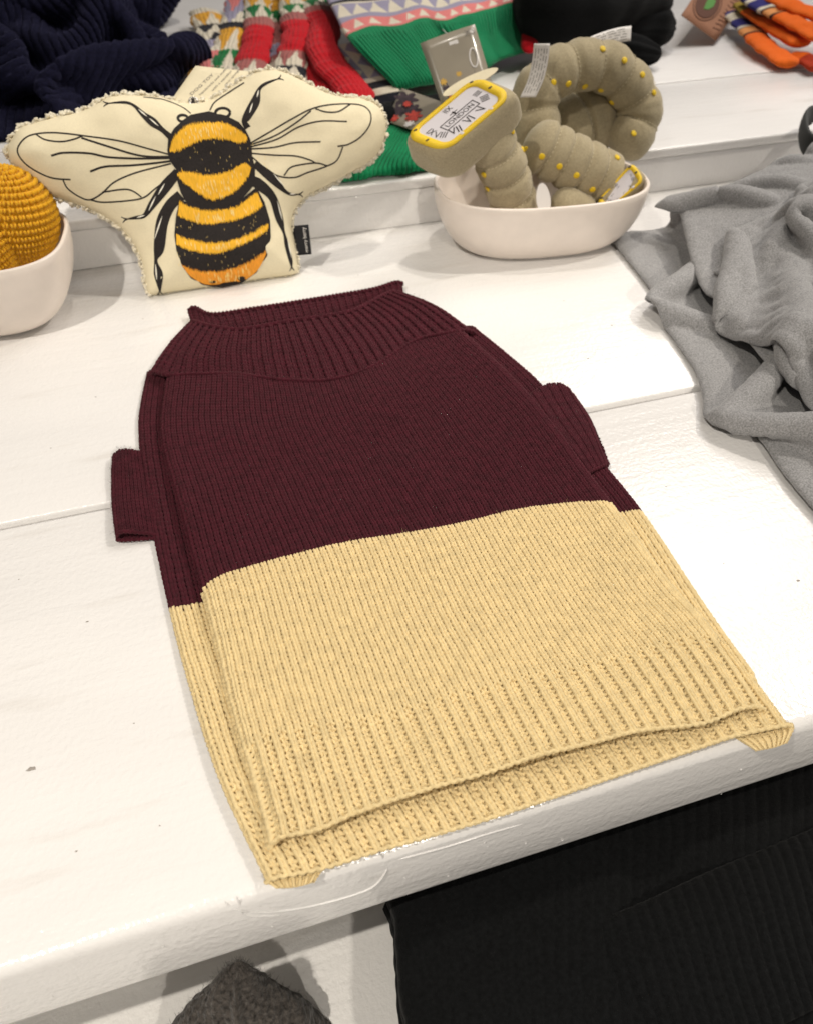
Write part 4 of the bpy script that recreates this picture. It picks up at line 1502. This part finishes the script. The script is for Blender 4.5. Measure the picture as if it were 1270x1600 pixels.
def height_of(sheets, lift, cell=0.006):
    """top of the settled sheets as a lookup, for the next layer to rest on"""
    x0, y0, n = 0.30, 0.20, 130
    Hm = np.full((n, n), 0.005)
    for S_ in sheets:
        D = np.swapaxes(catmull(np.swapaxes(catmull(S_, S_.shape[0] * 2), 0, 1), S_.shape[1] * 2), 0, 1).reshape(-1, 3)
        i_ = np.clip(((D[:, 0] - x0) / cell).astype(int), 0, n - 1)
        j_ = np.clip(((D[:, 1] - y0) / cell).astype(int), 0, n - 1)
        np.maximum.at(Hm, (i_, j_), D[:, 2])
    for _ in range(2):
        Hm = (Hm + np.roll(Hm, 1, 0) + np.roll(Hm, -1, 0) + np.roll(Hm, 1, 1) + np.roll(Hm, -1, 1)) / 5
    return lambda x, y: Hm[np.clip(((x - x0) / cell).astype(int), 0, n - 1), np.clip(((y - y0) / cell).astype(int), 0, n - 1)] + lift


pile_top = height_of([low_sheet, up_sheet], 0.007)
nx, ny = 84, 60
a, b = np.meshgrid(np.linspace(0, 1, nx), np.linspace(0, 1, ny))
W_, H_ = .52, .30
ph_ = 2 * np.pi * (a * 4.2 + .5 * np.sin(b * 3.0 + 1.2) + .25 * np.sin(a * 8))
X0 = np.stack([.520 + a * .27 - .03 * (1 - b) + .010 * np.cos(ph_), .40 + b * .25 + .05 * a, .15 + .036 * np.sin(ph_) * np.clip(a * 8, .4, 1) + .012 * np.sin(b * 17 + a * 6)], -1)
sleeve_sheet = settle(X0, np.stack([a * W_, b * H_, 0 * a], -1), pile_top, steps=55, bend=.22)
drape('sleeve', sleeve_sheet, seed=9)

strap = thing('charcoal_strap', 'small charcoal fabric loop at the right edge beside the grey sweatshirt', 'strap', at(1262, 225, 0.058))
add_tube('strap_loop', [at(1275, 178, 0.075), at(1258, 185, 0.078), at(1254, 205, 0.076), at(1262, 226, 0.072), at(1285, 228, 0.07)], round_ends(0.004, 0.1, 0.1), M['charcoal'], strap, rb=round_ends(0.013, 0.1, 0.1), sides=16)

# ================================================================== navy knit heap at the back left
navy = thing('navy_knitwear', 'dark navy knitted jumper heaped on the tier at the back left', 'jumper', at(120, 172, ZS))
def navy_z(x, y):
    return ZS + 0.006 + .120 * np.exp(-(((x + .19) / .17) ** 2 + ((y - 1.45) / .16) ** 2) ** 1.6)


nx = ny = 84
a, b = np.meshgrid(np.linspace(0, 1, nx), np.linspace(0, 1, ny))
W_ = .86
ph_ = 2 * np.pi * (b * 4.6 + .7 * np.sin(a * 3.2 + .4) + .3 * np.sin(b * 8 + a * 4))
ed = np.clip(np.minimum(np.minimum(a, 1 - a), np.minimum(b, 1 - b)) * 6, 0.25, 1)
X0 = np.stack([-.44 + a * .46 + .02 * np.sin(b * 9), 1.21 + b * .46 + .015 * np.cos(ph_) + .02 * np.sin(a * 7), ZS + .15 + .048 * np.sin(ph_) * ed + .02 * np.sin(a * 16 + b * 5)], -1)
heap = settle(X0, np.stack([a * W_, b * W_, 0 * a], -1), navy_z, steps=45, iters=7, bend=.3)
S = np.swapaxes(catmull(np.swapaxes(catmull(heap, ny * 3), 0, 1), nx * 4), 0, 1)
N_ = normals_of(S)
if N_[..., 2].mean() < 0:
    N_ = -N_
uu_, vv_ = np.meshgrid(np.linspace(0, 1, nx * 4), np.linspace(0, 1, ny * 3))
S = S + N_ * (0.0013 * np.cos(uu_ * 2 * np.pi * 84) + 0.0006 * np.cos(vv_ * 2 * np.pi * 120) * np.cos(uu_ * 2 * np.pi * 42) + 0.0008 * vnoise(S * 60, 3))[..., None]
add_sheet('knit_body', S, M['navy'], navy, 0.010)
fibres('wool_fuzz', S, 2500, 0.010, M['navy'], navy, 51, rad=0.0001)

# ================================================================== fair isle socks behind the bee cushion
CO = dict(red=(.50, .008, .016), green=(.012, .16, .045), mustard=(.66, .33, .03), black=(.014, .014, .02), white=(.66, .60, .48), lav=(.30, .28, .38), pink=(.66, .20, .19),
          rose=(.36, .12, .11), orange=(.78, .14, .012), navy=(.03, .028, .16), peach=(.70, .30, .10), dark=(.05, .018, .012), olive=(.30, .21, .03), brick=(.42, .04, .012))


def band_colors(bands, teeth=8):
    """bands: (end t, colour, second colour or None) with a row of triangles where a second colour is given"""
    def f(t, ph):
        out = np.zeros(t.shape + (3,))
        s = 0.0
        for e_, a, b in bands:
            mk = (t >= s - 1e-9) & (t <= e_ + 1e-9)
            ca = np.array(CO[a])
            out[mk] = ca
            if b:
                k = (t - s) / max(e_ - s, 1e-6)
                tri = np.abs(((ph * teeth) % 1) - 0.5) * 2
                out[mk & (tri < k * 0.9)] = np.array(CO[b])
            s = e_
        return out
    return f


def sock(label, pts, ra, rb, bands, group, teeth=8, seed=1, ribs=22, name='sock'):
    ribd = 0.0008 if ribs == 22 else 0.0003
    o = thing(name, label, 'sock', at(*pts[len(pts) // 2]), group)
    add_tube('sock_body', [at(*p) for p in pts], round_ends(ra, 0.03, 0.05, .4, .55), M['knit_color'], o, rb=round_ends(rb * 0.55, 0.03, 0.05, .4, .4), sides=96, n=150, colors=band_colors(bands, teeth),
             disp=lambda t, ph, V: ribd * np.cos(ph * ribs) + 0.0034 * vnoise(V * 22, seed) + 0.0005 * np.cos(t * 260))
    return o


XG = 'fair isle socks fanned out behind the bee cushion'
std = [(.08, 'mustard', 'white'), (.16, 'black', 'white'), (.30, 'mustard', 'white'), (.42, 'green', 'white'), (.52, 'rose', None), (.80, 'red', None), (.9, 'rose', 'white'), (1, 'black', 'white')]
sock('patterned sock with white, mustard and black bands beside the navy jumper', [(318, 18, .080), (328, 40, .080), (334, 70, .078), (338, 105, .074), (336, 130, .07)], 0.026, 0.014,
     [(.12, 'white', None), (.32, 'mustard', 'white'), (.45, 'black', 'white'), (.55, 'white', 'black'), (.72, 'lav', 'white'), (.9, 'pink', None), (1, 'green', None)], XG, 5, 2)
sock('patterned sock with pink heel and mustard toe left of the red socks', [(376, -10, .084), (372, 25, .084), (362, 60, .082), (354, 90, .078), (348, 125, .07)], 0.024, 0.014,
     [(.12, 'green', 'white'), (.35, 'pink', 'lav'), (.5, 'lav', 'white'), (.58, 'black', None), (.80, 'mustard', 'white'), (1, 'green', 'white')], XG, 5, 3)
sock('small mustard and pink sock toe against the navy jumper', [(298, 70, .075), (305, 90, .073), (310, 115, .07), (300, 140, .066)], 0.018, 0.012,
     [(.3, 'pink', None), (.55, 'green', 'white'), (1, 'mustard', 'black')], XG, 5, 4)
sock('leftmost red-footed fair isle sock behind the paper tag', [(404, -15, .090), (403, 20, .090), (405, 48, .090), (398, 80, .086), (388, 120, .076), (384, 150, .07)], 0.023, 0.016, std, XG, 5, 5)
sock('narrow fair isle sock with a dull pink foot between two red socks', [(432, -15, .078), (434, 25, .078), (438, 55, .078), (438, 90, .075), (436, 130, .07)], 0.017, 0.014,
     [(.1, 'mustard', 'white'), (.22, 'black', 'white'), (.36, 'mustard', None), (.5, 'green', 'white'), (.74, 'rose', None), (.82, 'lav', None), (1, 'rose', 'white')], XG, 4, 6)
sock('red-footed fair isle sock bent over above the bee cushion', [(458, -15, .098), (460, 20, .098), (466, 45, .099), (464, 72, .095), (455, 100, .086), (452, 135, .076)], 0.024, 0.017, std, XG, 5, 7)
sock('dark red sock foot slanting down behind the bee cushion', [(462, 70, .086), (480, 95, .082), (500, 125, .076), (520, 155, .07)], 0.020, 0.013, [(.5, 'red', None), (1, 'red', None)], XG, 5, 8)
sock('rightmost red-footed fair isle sock reaching toward the green jumper', [(494, -15, .100), (498, 20, .102), (508, 45, .102), (503, 72, .100), (520, 105, .092), (548, 135, .084), (566, 160, .078)], 0.024, 0.017,
     [(.06, 'black', 'white'), (.2, 'mustard', None), (.3, 'green', 'white'), (.36, 'rose', None), (1, 'red', None)], XG, 5, 9)

# ================================================================== green festive jumper, folded
def g2(x, y, z):
    return at(500 + x * 0.2835, y * 0.2835, z)


jump = thing('festive_jumper', 'folded green festive jumper with lavender and pink pattern and red trim', 'jumper', at(700, 150, ZS))
rows = [
    [(-10, -60, .130), (600, -170, .132), (1180, -200, .13)],
    [(60, 40, .133), (300, 10, .135), (560, -10, .135), (900, -60, .135), (1150, -70, .133)],
    [(150, 215, .126), (300, 160, .129), (450, 150, .130), (580, 112, .130), (680, 128, .130), (800, 90, .130), (1000, 42, .130), (1090, 25, .129), (1160, 60, .126)],
    [(285, 360, .104), (480, 330, .106), (700, 280, .106), (930, 200, .106), (1150, 150, .104)],
    [(405, 475, .084), (640, 438, .086), (800, 400, .086), (930, 345, .086), (1145, 265, .084)],
    [(415, 470, .070), (650, 430, .072), (930, 340, .072), (1140, 262, .070)]]
nu_, nv_ = 240, 200
S = sheet_surface([[g2(*p) for p in r] for r in rows], nu_, nv_)
u_, v_ = np.meshgrid(np.linspace(0, 1, nu_), np.linspace(0, 1, nv_))
cj = np.zeros((nv_, nu_, 3))
def setc(m_, c_):
    cj[m_] = np.array(CO[c_])
setc(v_ < 2, 'lav')
setc((v_ > .185) & (v_ < .205), 'black')
setc((v_ > .205) & (v_ < .30), 'white')
tri = np.abs(((u_ * 13) % 1) - .5) * 2
k_ = (v_ - .215) / .085
setc((v_ > .215) & (v_ < .30) & (tri > k_), 'lav')
setc((v_ > .30) & (v_ < .33), 'lav')
setc((v_ > .33) & (v_ < .40), 'pink')
tri2 = np.abs(((u_ * 13 + .5) % 1) - .5) * 2
setc((v_ > .335) & (v_ < .385) & (tri2 < (v_ - .335) / .05 * .7), 'white')
cj[(v_ >= .40)] = np.array((.006, .19, .075))
N_ = normals_of(S)
if N_[..., 2].mean() < 0:
    N_ = -N_
wv = np.clip((v_ - .40) / .05, 0, 1)
S = S + N_ * (0.0009 * np.cos(u_ * 2 * np.pi * 58) * wv + 0.004 * vnoise(S * 9, 4) * (v_ > 0.1))[..., None]
add_sheet('jumper_front', S, M['knit_color'], jump, 0.006, colors=cj)
add_tube('red_trim', [g2(1200, -40, .135), g2(1185, 40, .130), g2(1170, 130, .118), g2(1152, 200, .102), g2(1150, 290, .088)], round_ends(0.012, 0.06, 0.1), M['red'], jump, rb=round_ends(0.007, .06, .1), sides=32,
         disp=lambda t, ph, V: 0.001 * vnoise(V * 30, 3))
add_tube('red_trim', [g2(1190, 110, .10), g2(1235, 170, .095), g2(1275, 230, .088)], round_ends(0.013, 0.1, 0.2), M['red'], jump, rb=0.008, sides=32, disp=lambda t, ph, V: 0.001 * vnoise(V * 30, 3))
# patterned side panel that hangs below the red sock
S = sheet_surface([[g2(*p) for p in r] for r in [[(40, 290, .094), (110, 250, .102), (170, 235, .108)], [(150, 400, .084), (230, 370, .092), (300, 350, .098)], [(250, 520, .074), (330, 500, .080), (420, 485, .082)], [(330, 590, .066), (430, 570, .068), (520, 545, .07)]]], 90, 110)
u_, v_ = np.meshgrid(np.linspace(0, 1, 90), np.linspace(0, 1, 110))
cj = np.zeros((110, 90, 3)); cj[:] = CO['white']
tr = np.abs(((v_ * 5) % 1) - .5) * 2
cj[(tr < (u_ - .1) / .35) & (u_ > .1) & (u_ < .45) & (v_ < .5)] = CO['lav']
cj[(tr < (u_ - .5) / .4) & (u_ > .5) & (v_ < .5)] = CO['lav']
cj[(tr > .55) & (v_ > .48)] = CO['black']
cj[v_ > .82] = CO['black']
add_sheet('patterned_panel', S, M['knit_color'], jump, 0.005, colors=cj)
# lower green fold that reaches the tier's front edge
S = sheet_surface([[at(*p) for p in r] for r in [
    [(512, 283, .0595), (560, 278, .0595), (610, 271, .0595), (680, 262, .0595), (760, 252, .0595)],
    [(508, 276, .066), (560, 272, .067), (610, 264, .067), (680, 254, .067), (760, 245, .066)],
    [(530, 250, .070), (575, 247, .071), (620, 239, .071), (690, 230, .071), (760, 222, .07)],
    [(560, 215, .074), (600, 213, .075), (640, 208, .075), (700, 200, .075), (760, 195, .074)],
    [(590, 190, .074), (620, 190, .076), (650, 186, .076), (700, 180, .076), (760, 175, .075)]]], 140, 70)
N_ = normals_of(S)
if N_[..., 2].mean() < 0:
    N_ = -N_
u_ = np.linspace(0, 1, 140)[None, :]
S = S + N_ * (0.0007 * np.cos(u_ * 2 * np.pi * 34) + 0.003 * vnoise(S * 20, 2))[..., None]
S[..., 2] = np.maximum(S[..., 2], 0.0605)
add_sheet('lower_fold', S, M['green'], jump, 0.005)
add_tube('shadow_filler', [at(500, 205, .075), at(580, 185, .08), at(650, 172, .082), at(720, 160, .082)], round_ends(0.030, .1, .1), M['black_wool'], jump, rb=round_ends(0.012, .1, .1), sides=24)  # black tube added to stand in for the shade in the gap

# printed film card hanging from the jumper and the floral card under it
fc_ = thing('film_card', 'smoky printed film hang card with oval slot in front of the green jumper', 'card', aty(715, 150, 0.95))
qf = [aty(690, 165, 0.950), aty(770, 138, 0.955), aty(741, 38, 1.00), aty(656, 68, 1.00)]
cd_, ff = card('card_sheet', qf, M['film'], fc_, 0.0008, bend=0.002)
sgn = 1.0 if nq(np.array(qf)) @ toward_cam(qf[0]) > 0 else -1.0
t_ = np.linspace(0, 2 * np.pi, 33)
V_, *_ = sweep([ff(.80 + .07 * math.cos(a) + .02 * math.sin(a), .52 + .14 * math.sin(a), 0.0022 * sgn) for a in t_], 0.0011, sides=6, n=64, up=nq(np.array(qf)))
add('slot_rim', *tube_mesh(V_, False), M['label_white'], fc_)
write('card_lettering', 'XS', ff, (0.86, 0.90), 0.13, M['print_grey'], cd_, 0.8, off=0.0028 * sgn)
add('white_mark', [ff(a, b, 0.0028 * sgn) for a, b in ((.46, .80), (.62, .80), (.62, .86), (.46, .86))], [(0, 1, 2, 3)], M['label_white'], fc_, smooth=False)
def flower(fr_, c, r, mat, parent, off, petals=7, seed=0, asp=1.0, ln=None):
    rg = random.Random(seed)
    pts = []
    for k in range(petals * 4):
        a = 2 * math.pi * k / (petals * 4)
        rr_ = r * (0.55 + 0.45 * abs(math.sin(a * petals / 2)) + rg.uniform(-.1, .1))
        pts.append(fr_(c[0] + rr_ * math.cos(a), c[1] + rr_ * math.sin(a) * asp, off))
    return add('flower_print', pts, [tuple(range(len(pts)))], mat, parent, smooth=False)
for k, (a, b, r, mm) in enumerate(((.30, .22, .20, 'floral_dark'), (.62, .28, .14, 'floral_dark'), (.50, .12, .12, 'floral_dark'), (.46, .36, .06, 'floral_gold'), (.15, .32, .07, 'floral_gold'), (.2, .1, .07, 'floral_red'))):
    flower(ff, (a, b), r, M[mm], cd_, (0.0022 + 0.0003 * k) * sgn, seed=k, asp=.8)
V_, *_ = sweep([ff(.58, .82, 0.003 * sgn), at(690, 45, .125), at(676, 30, .132)], 0.0006, sides=6, n=16)
add('string', *tube_mesh(V_), M['label_white'], fc_)
fl = thing('floral_card', 'dark floral printed card lying between the bee cushion and the clock toy', 'card', at(640, 200, .075))
qg = [at(603, 189, .082), at(646, 204, .082), at(706, 165, .100), at(628, 138, .106)]
cg, gf = card('card_sheet', qg, M['film'], fl, 0.0008)
sg = 1.0 if nq(np.array(qg)) @ toward_cam(qg[0]) > 0 else -1.0
for k, (a, b, r, mm) in enumerate(((.2, .72, .26, 'floral_dark'), (.45, .5, .22, 'floral_dark'), (.2, .35, .2, 'floral_dark'), (.62, .35, .2, 'floral_red'), (.25, .12, .12, 'floral_red'), (.3, .6, .1, 'floral_red'), (.75, .1, .12, 'label_white'))):
    flower(gf, (a, b), r, M[mm], cg, (0.0007 + 0.0003 * k) * sg, seed=k + 10)

# ================================================================== black knitted garment, orange socks, kraft tag at the back right
blk = thing('black_knit_garment', 'black knitted garment with two rounded sleeve ends at the back right', 'garment', at(930, 90, ZS))
bd = lambda t, ph, V: 0.0018 * np.cos(ph * 9) + 0.004 * vnoise(V * 12, 4)
add_tube('body', [at(800, 10, .13), at(880, 0, .14), at(960, -5, .13), at(1010, 0, .11)], round_ends(0.075, .2, .25), M['black_wool'], blk, rb=round_ends(0.06, .2, .25), sides=40, disp=bd)
add_tube('sleeve', [at(900, 35, .10), at(960, 40, .10), at(1015, 40, .095), at(1052, 42, .09)], round_ends(0.036, .1, .25), M['black_wool'], blk, rb=round_ends(0.030, .1, .25), sides=40, disp=bd)
add_tube('sleeve', [at(900, 60, .085), at(955, 72, .083), at(1000, 82, .080), at(1033, 86, .078)], round_ends(0.027, .1, .25), M['black_wool'], blk, rb=round_ends(0.021, .1, .25), sides=40, disp=bd)


def g6(x, y, z):
    u, v = 1040 + x * 0.1811, y * 0.1811
    return (u, v, z)


OG = 'orange banded socks at the back right'
ob = [(.10, 'navy', None), (.24, 'white', None), (.38, 'navy', None), (.42, 'white', None), (.44, 'dark', None), (.52, 'peach', None), (.545, 'dark', None), (1, 'orange', None)]
sock('nearest orange sock with white and navy bands beside the kraft tag', [g6(590, 120, .080), g6(680, 210, .080), g6(760, 310, .078), g6(860, 400, .075), g6(970, 480, .072), g6(1075, 560, .068)], 0.021, 0.012, ob, OG, 6, 3, 30)
sock('plain orange sock with an olive top lying above the nearest one', [g6(660, 40, .095), g6(780, 130, .095), g6(900, 210, .092), g6(1040, 300, .088), g6(1190, 390, .084)], 0.021, 0.012, [(.25, 'olive', None), (1, 'orange', None)], OG, 6, 4, 30)
sock('orange sock with white and navy bands and brown rings on top', [g6(720, -20, .110), g6(840, 60, .110), g6(950, 120, .108), g6(1080, 180, .105), g6(1230, 270, .10), g6(1350, 340, .096)], 0.021, 0.012,
     [(.06, 'white', None), (.16, 'navy', None), (.24, 'white', None), (.38, 'navy', None), (.42, 'white', None), (.44, 'dark', None), (.52, 'peach', None), (.545, 'dark', None), (1, 'orange', None)], OG, 6, 5, 30)
sock('topmost plain orange sock running out of the right edge', [g6(860, -60, .118), g6(1000, 10, .118), g6(1150, 80, .115), g6(1350, 150, .11)], 0.022, 0.012, [(1, 'orange', None)], OG, 6, 6, 30)
sock('brick red orange sock end low at the right edge', [g6(1130, 470, .072), g6(1230, 530, .070), g6(1330, 590, .068)], 0.016, 0.010, [(.4, 'orange', None), (1, 'brick', None)], OG, 6, 7, 30)

kt = thing('kraft_tag', 'brown kraft paper tag with a leaf emblem leaning by the orange socks', 'tag', at(1118, 64, ZS))
def g7(x, y, z):
    return at(1040 + x * 0.1811, y * 0.1811, z)
qk = [g7(130, 130, .105), g7(430, 350, .066), g7(680, -20, .085), g7(390, -260, .125)]
ck, kf = card('tag_card', qk, M['kraft'], kt, 0.0012)
sk_ = 1.0 if nq(np.array(qk)) @ toward_cam(qk[0]) > 0 else -1.0
t_ = np.linspace(0, 2 * np.pi, 41)
for rr_ in (.26, .31):
    V_, *_ = sweep([kf(.36 + rr_ * math.cos(a), .42 + rr_ * math.sin(a), 0.0012 * sk_) for a in t_], 0.0008, sides=6, n=80, up=nq(np.array(qk)))
    add('emblem_ring', *tube_mesh(V_, False), M['kraft_print'], kt)
add('emblem_disc', [kf(.36 + .25 * math.cos(a), .42 + .25 * math.sin(a), 0.0010 * sk_) for a in t_[:-1]], [tuple(range(40))], M['kraft_print'], kt, smooth=False)
add('emblem_leaf', [kf(.36 + x, .42 + y, 0.0016 * sk_) for x, y in ((-.02, -.12), (.08, -.08), (.14, .02), (.12, .13), (.0, .16), (-.06, .05))], [tuple(range(6))], M['leaf'], kt, smooth=False)
rs = random.Random(5)
for k in range(9):
    b_ = .14 + k * .085
    a0, a1 = .76, .92
    x = rs.uniform(-.02, .02)
    V_, *_ = sweep([kf(a0 + x, b_, 0.0010 * sk_), kf((a0 + a1) / 2, b_ + rs.uniform(-.03, .03), 0.0010 * sk_), kf(a1 + x, b_ + .03, 0.0010 * sk_)], 0.0009, sides=5, n=8, up=nq(np.array(qk)))
    add('letter_stroke', *tube_mesh(V_), M['kraft_print'], kt)

# ================================================================== goods on the lower shelf
hat = thing('wool_hat', 'dark grey tweed wool hat with a peaked crown on the lower shelf', 'hat', at(370, 1590, ZL))
pk = at(374, 1502, -0.078)
nr_, ns_ = 60, 140
rr_, aa = np.meshgrid(np.linspace(0, 1, nr_), np.linspace(0, 2 * np.pi, ns_ + 1)[:-1], indexing='ij')
Rx = 0.046 * (1 + 0.16 * np.cos(2 * aa + 0.3) + 0.08 * np.cos(3 * aa + 1.0) * rr_ + 0.05 * np.cos(7 * aa) * rr_)
prof_ = (np.sqrt(rr_ ** 2 + 0.07) - math.sqrt(0.07)) / (math.sqrt(1.07) - math.sqrt(.07))
V_ = np.stack([pk[0] - 0.015 * rr_ + rr_ * Rx * np.cos(aa), pk[1] - 0.026 * rr_ + rr_ * Rx * 0.85 * np.sin(aa), pk[2] - (pk[2] - ZL - 0.0015) * prof_], -1)
D_ = np.stack([np.cos(aa), np.sin(aa), 0.7 + 0 * aa], -1) / 1.22
V_ = V_ + D_ * (0.0030 * vnoise(V_ * 26, 4) * np.minimum(rr_ * 3, 1) + 0.0011 * np.sin(rr_ * 70) * np.cos(aa * 16 + rr_ * 20) * np.minimum(rr_ * 2, 1) + 0.004 * np.exp(-((np.abs(aa - 4.6)) / 0.22) ** 2) * np.minimum(rr_ * 2.5, 1))[..., None]
V_[..., 2] = np.maximum(V_[..., 2], ZL + 0.0015)
ho = add('crown', V_.reshape(-1, 3), grid_faces(nr_, ns_, wrap=True), M['hat'], hat)
fibres('wool_fuzz', V_[2:], 2200, 0.0028, M['hat'], hat, 41, rad=0.00007)

bj = thing('black_jumper', 'folded black ribbed jumper on the lower shelf below the table edge', 'jumper', at(900, 1560, ZL))
def slab_rows(rows, z):
    return [[at(u, v, zz) for (u, v, zz) in r] for r in rows]
S = sheet_surface(slab_rows([
    [(598, 1380, -.094), (760, 1330, -.094), (1000, 1250, -.094), (1400, 1110, -.094)],
    [(612, 1440, -.088), (780, 1400, -.086), (1000, 1330, -.086), (1400, 1210, -.086)],
    [(618, 1530, -.088), (800, 1500, -.085), (1020, 1450, -.084), (1400, 1360, -.085)],
    [(628, 1640, -.088), (820, 1620, -.085), (1050, 1590, -.084), (1400, 1520, -.085)],
    [(640, 1800, -.088), (830, 1790, -.085), (1080, 1760, -.085), (1400, 1720, -.085)]], 0), 200, 120)
u_, v_ = np.meshgrid(np.linspace(0, 1, 200), np.linspace(0, 1, 120))
S[..., 2] += 0.0004 * np.cos(u_ * 2 * np.pi * 40) + 0.003 * vnoise(S * 12, 6)
S[..., 2] -= edge_drop(u_, 0.05, 0.010)
S[..., 0] += 0.004 * vnoise(np.stack([v_ * 2.2, 0 * v_, 0 * v_], -1), 21) + 0.0012 * vnoise(np.stack([v_ * 9, 0 * v_, 0 * v_], -1), 22)
add_sheet('top_layer', S, M['black_wool'], bj, 0.006)
S2 = S[:, :].copy()
S2[..., 2] -= 0.018
S2[..., 0] += 0.002
add_sheet('under_layer', S2, M['black_wool'], bj, 0.016)
S3 = S2.copy(); S3[..., 2] -= 0.022
add_sheet('under_layer', S3, M['black_wool'], bj, 0.02)
S4 = sheet_surface(slab_rows([
    [(905, 1440, -.078), (1000, 1405, -.074), (1120, 1350, -.073), (1290, 1280, -.074)],
    [(925, 1505, -.078), (1030, 1470, -.071), (1150, 1420, -.070), (1310, 1350, -.072)],
    [(950, 1580, -.079), (1060, 1550, -.073), (1180, 1500, -.072), (1330, 1430, -.073)],
    [(985, 1680, -.080), (1090, 1650, -.075), (1220, 1600, -.074), (1360, 1530, -.075)]], 0), 120, 80)
u_, v_ = np.meshgrid(np.linspace(0, 1, 120), np.linspace(0, 1, 80))
S4[..., 2] += 0.0005 * np.cos(u_ * 2 * np.pi * 22)
S4[..., 2] -= 0.0065 + edge_drop(u_, 0.12, 0.005) + edge_drop(v_, 0.12, 0.005)
add_sheet('folded_collar', S4, M['black_wool'], bj, 0.005)
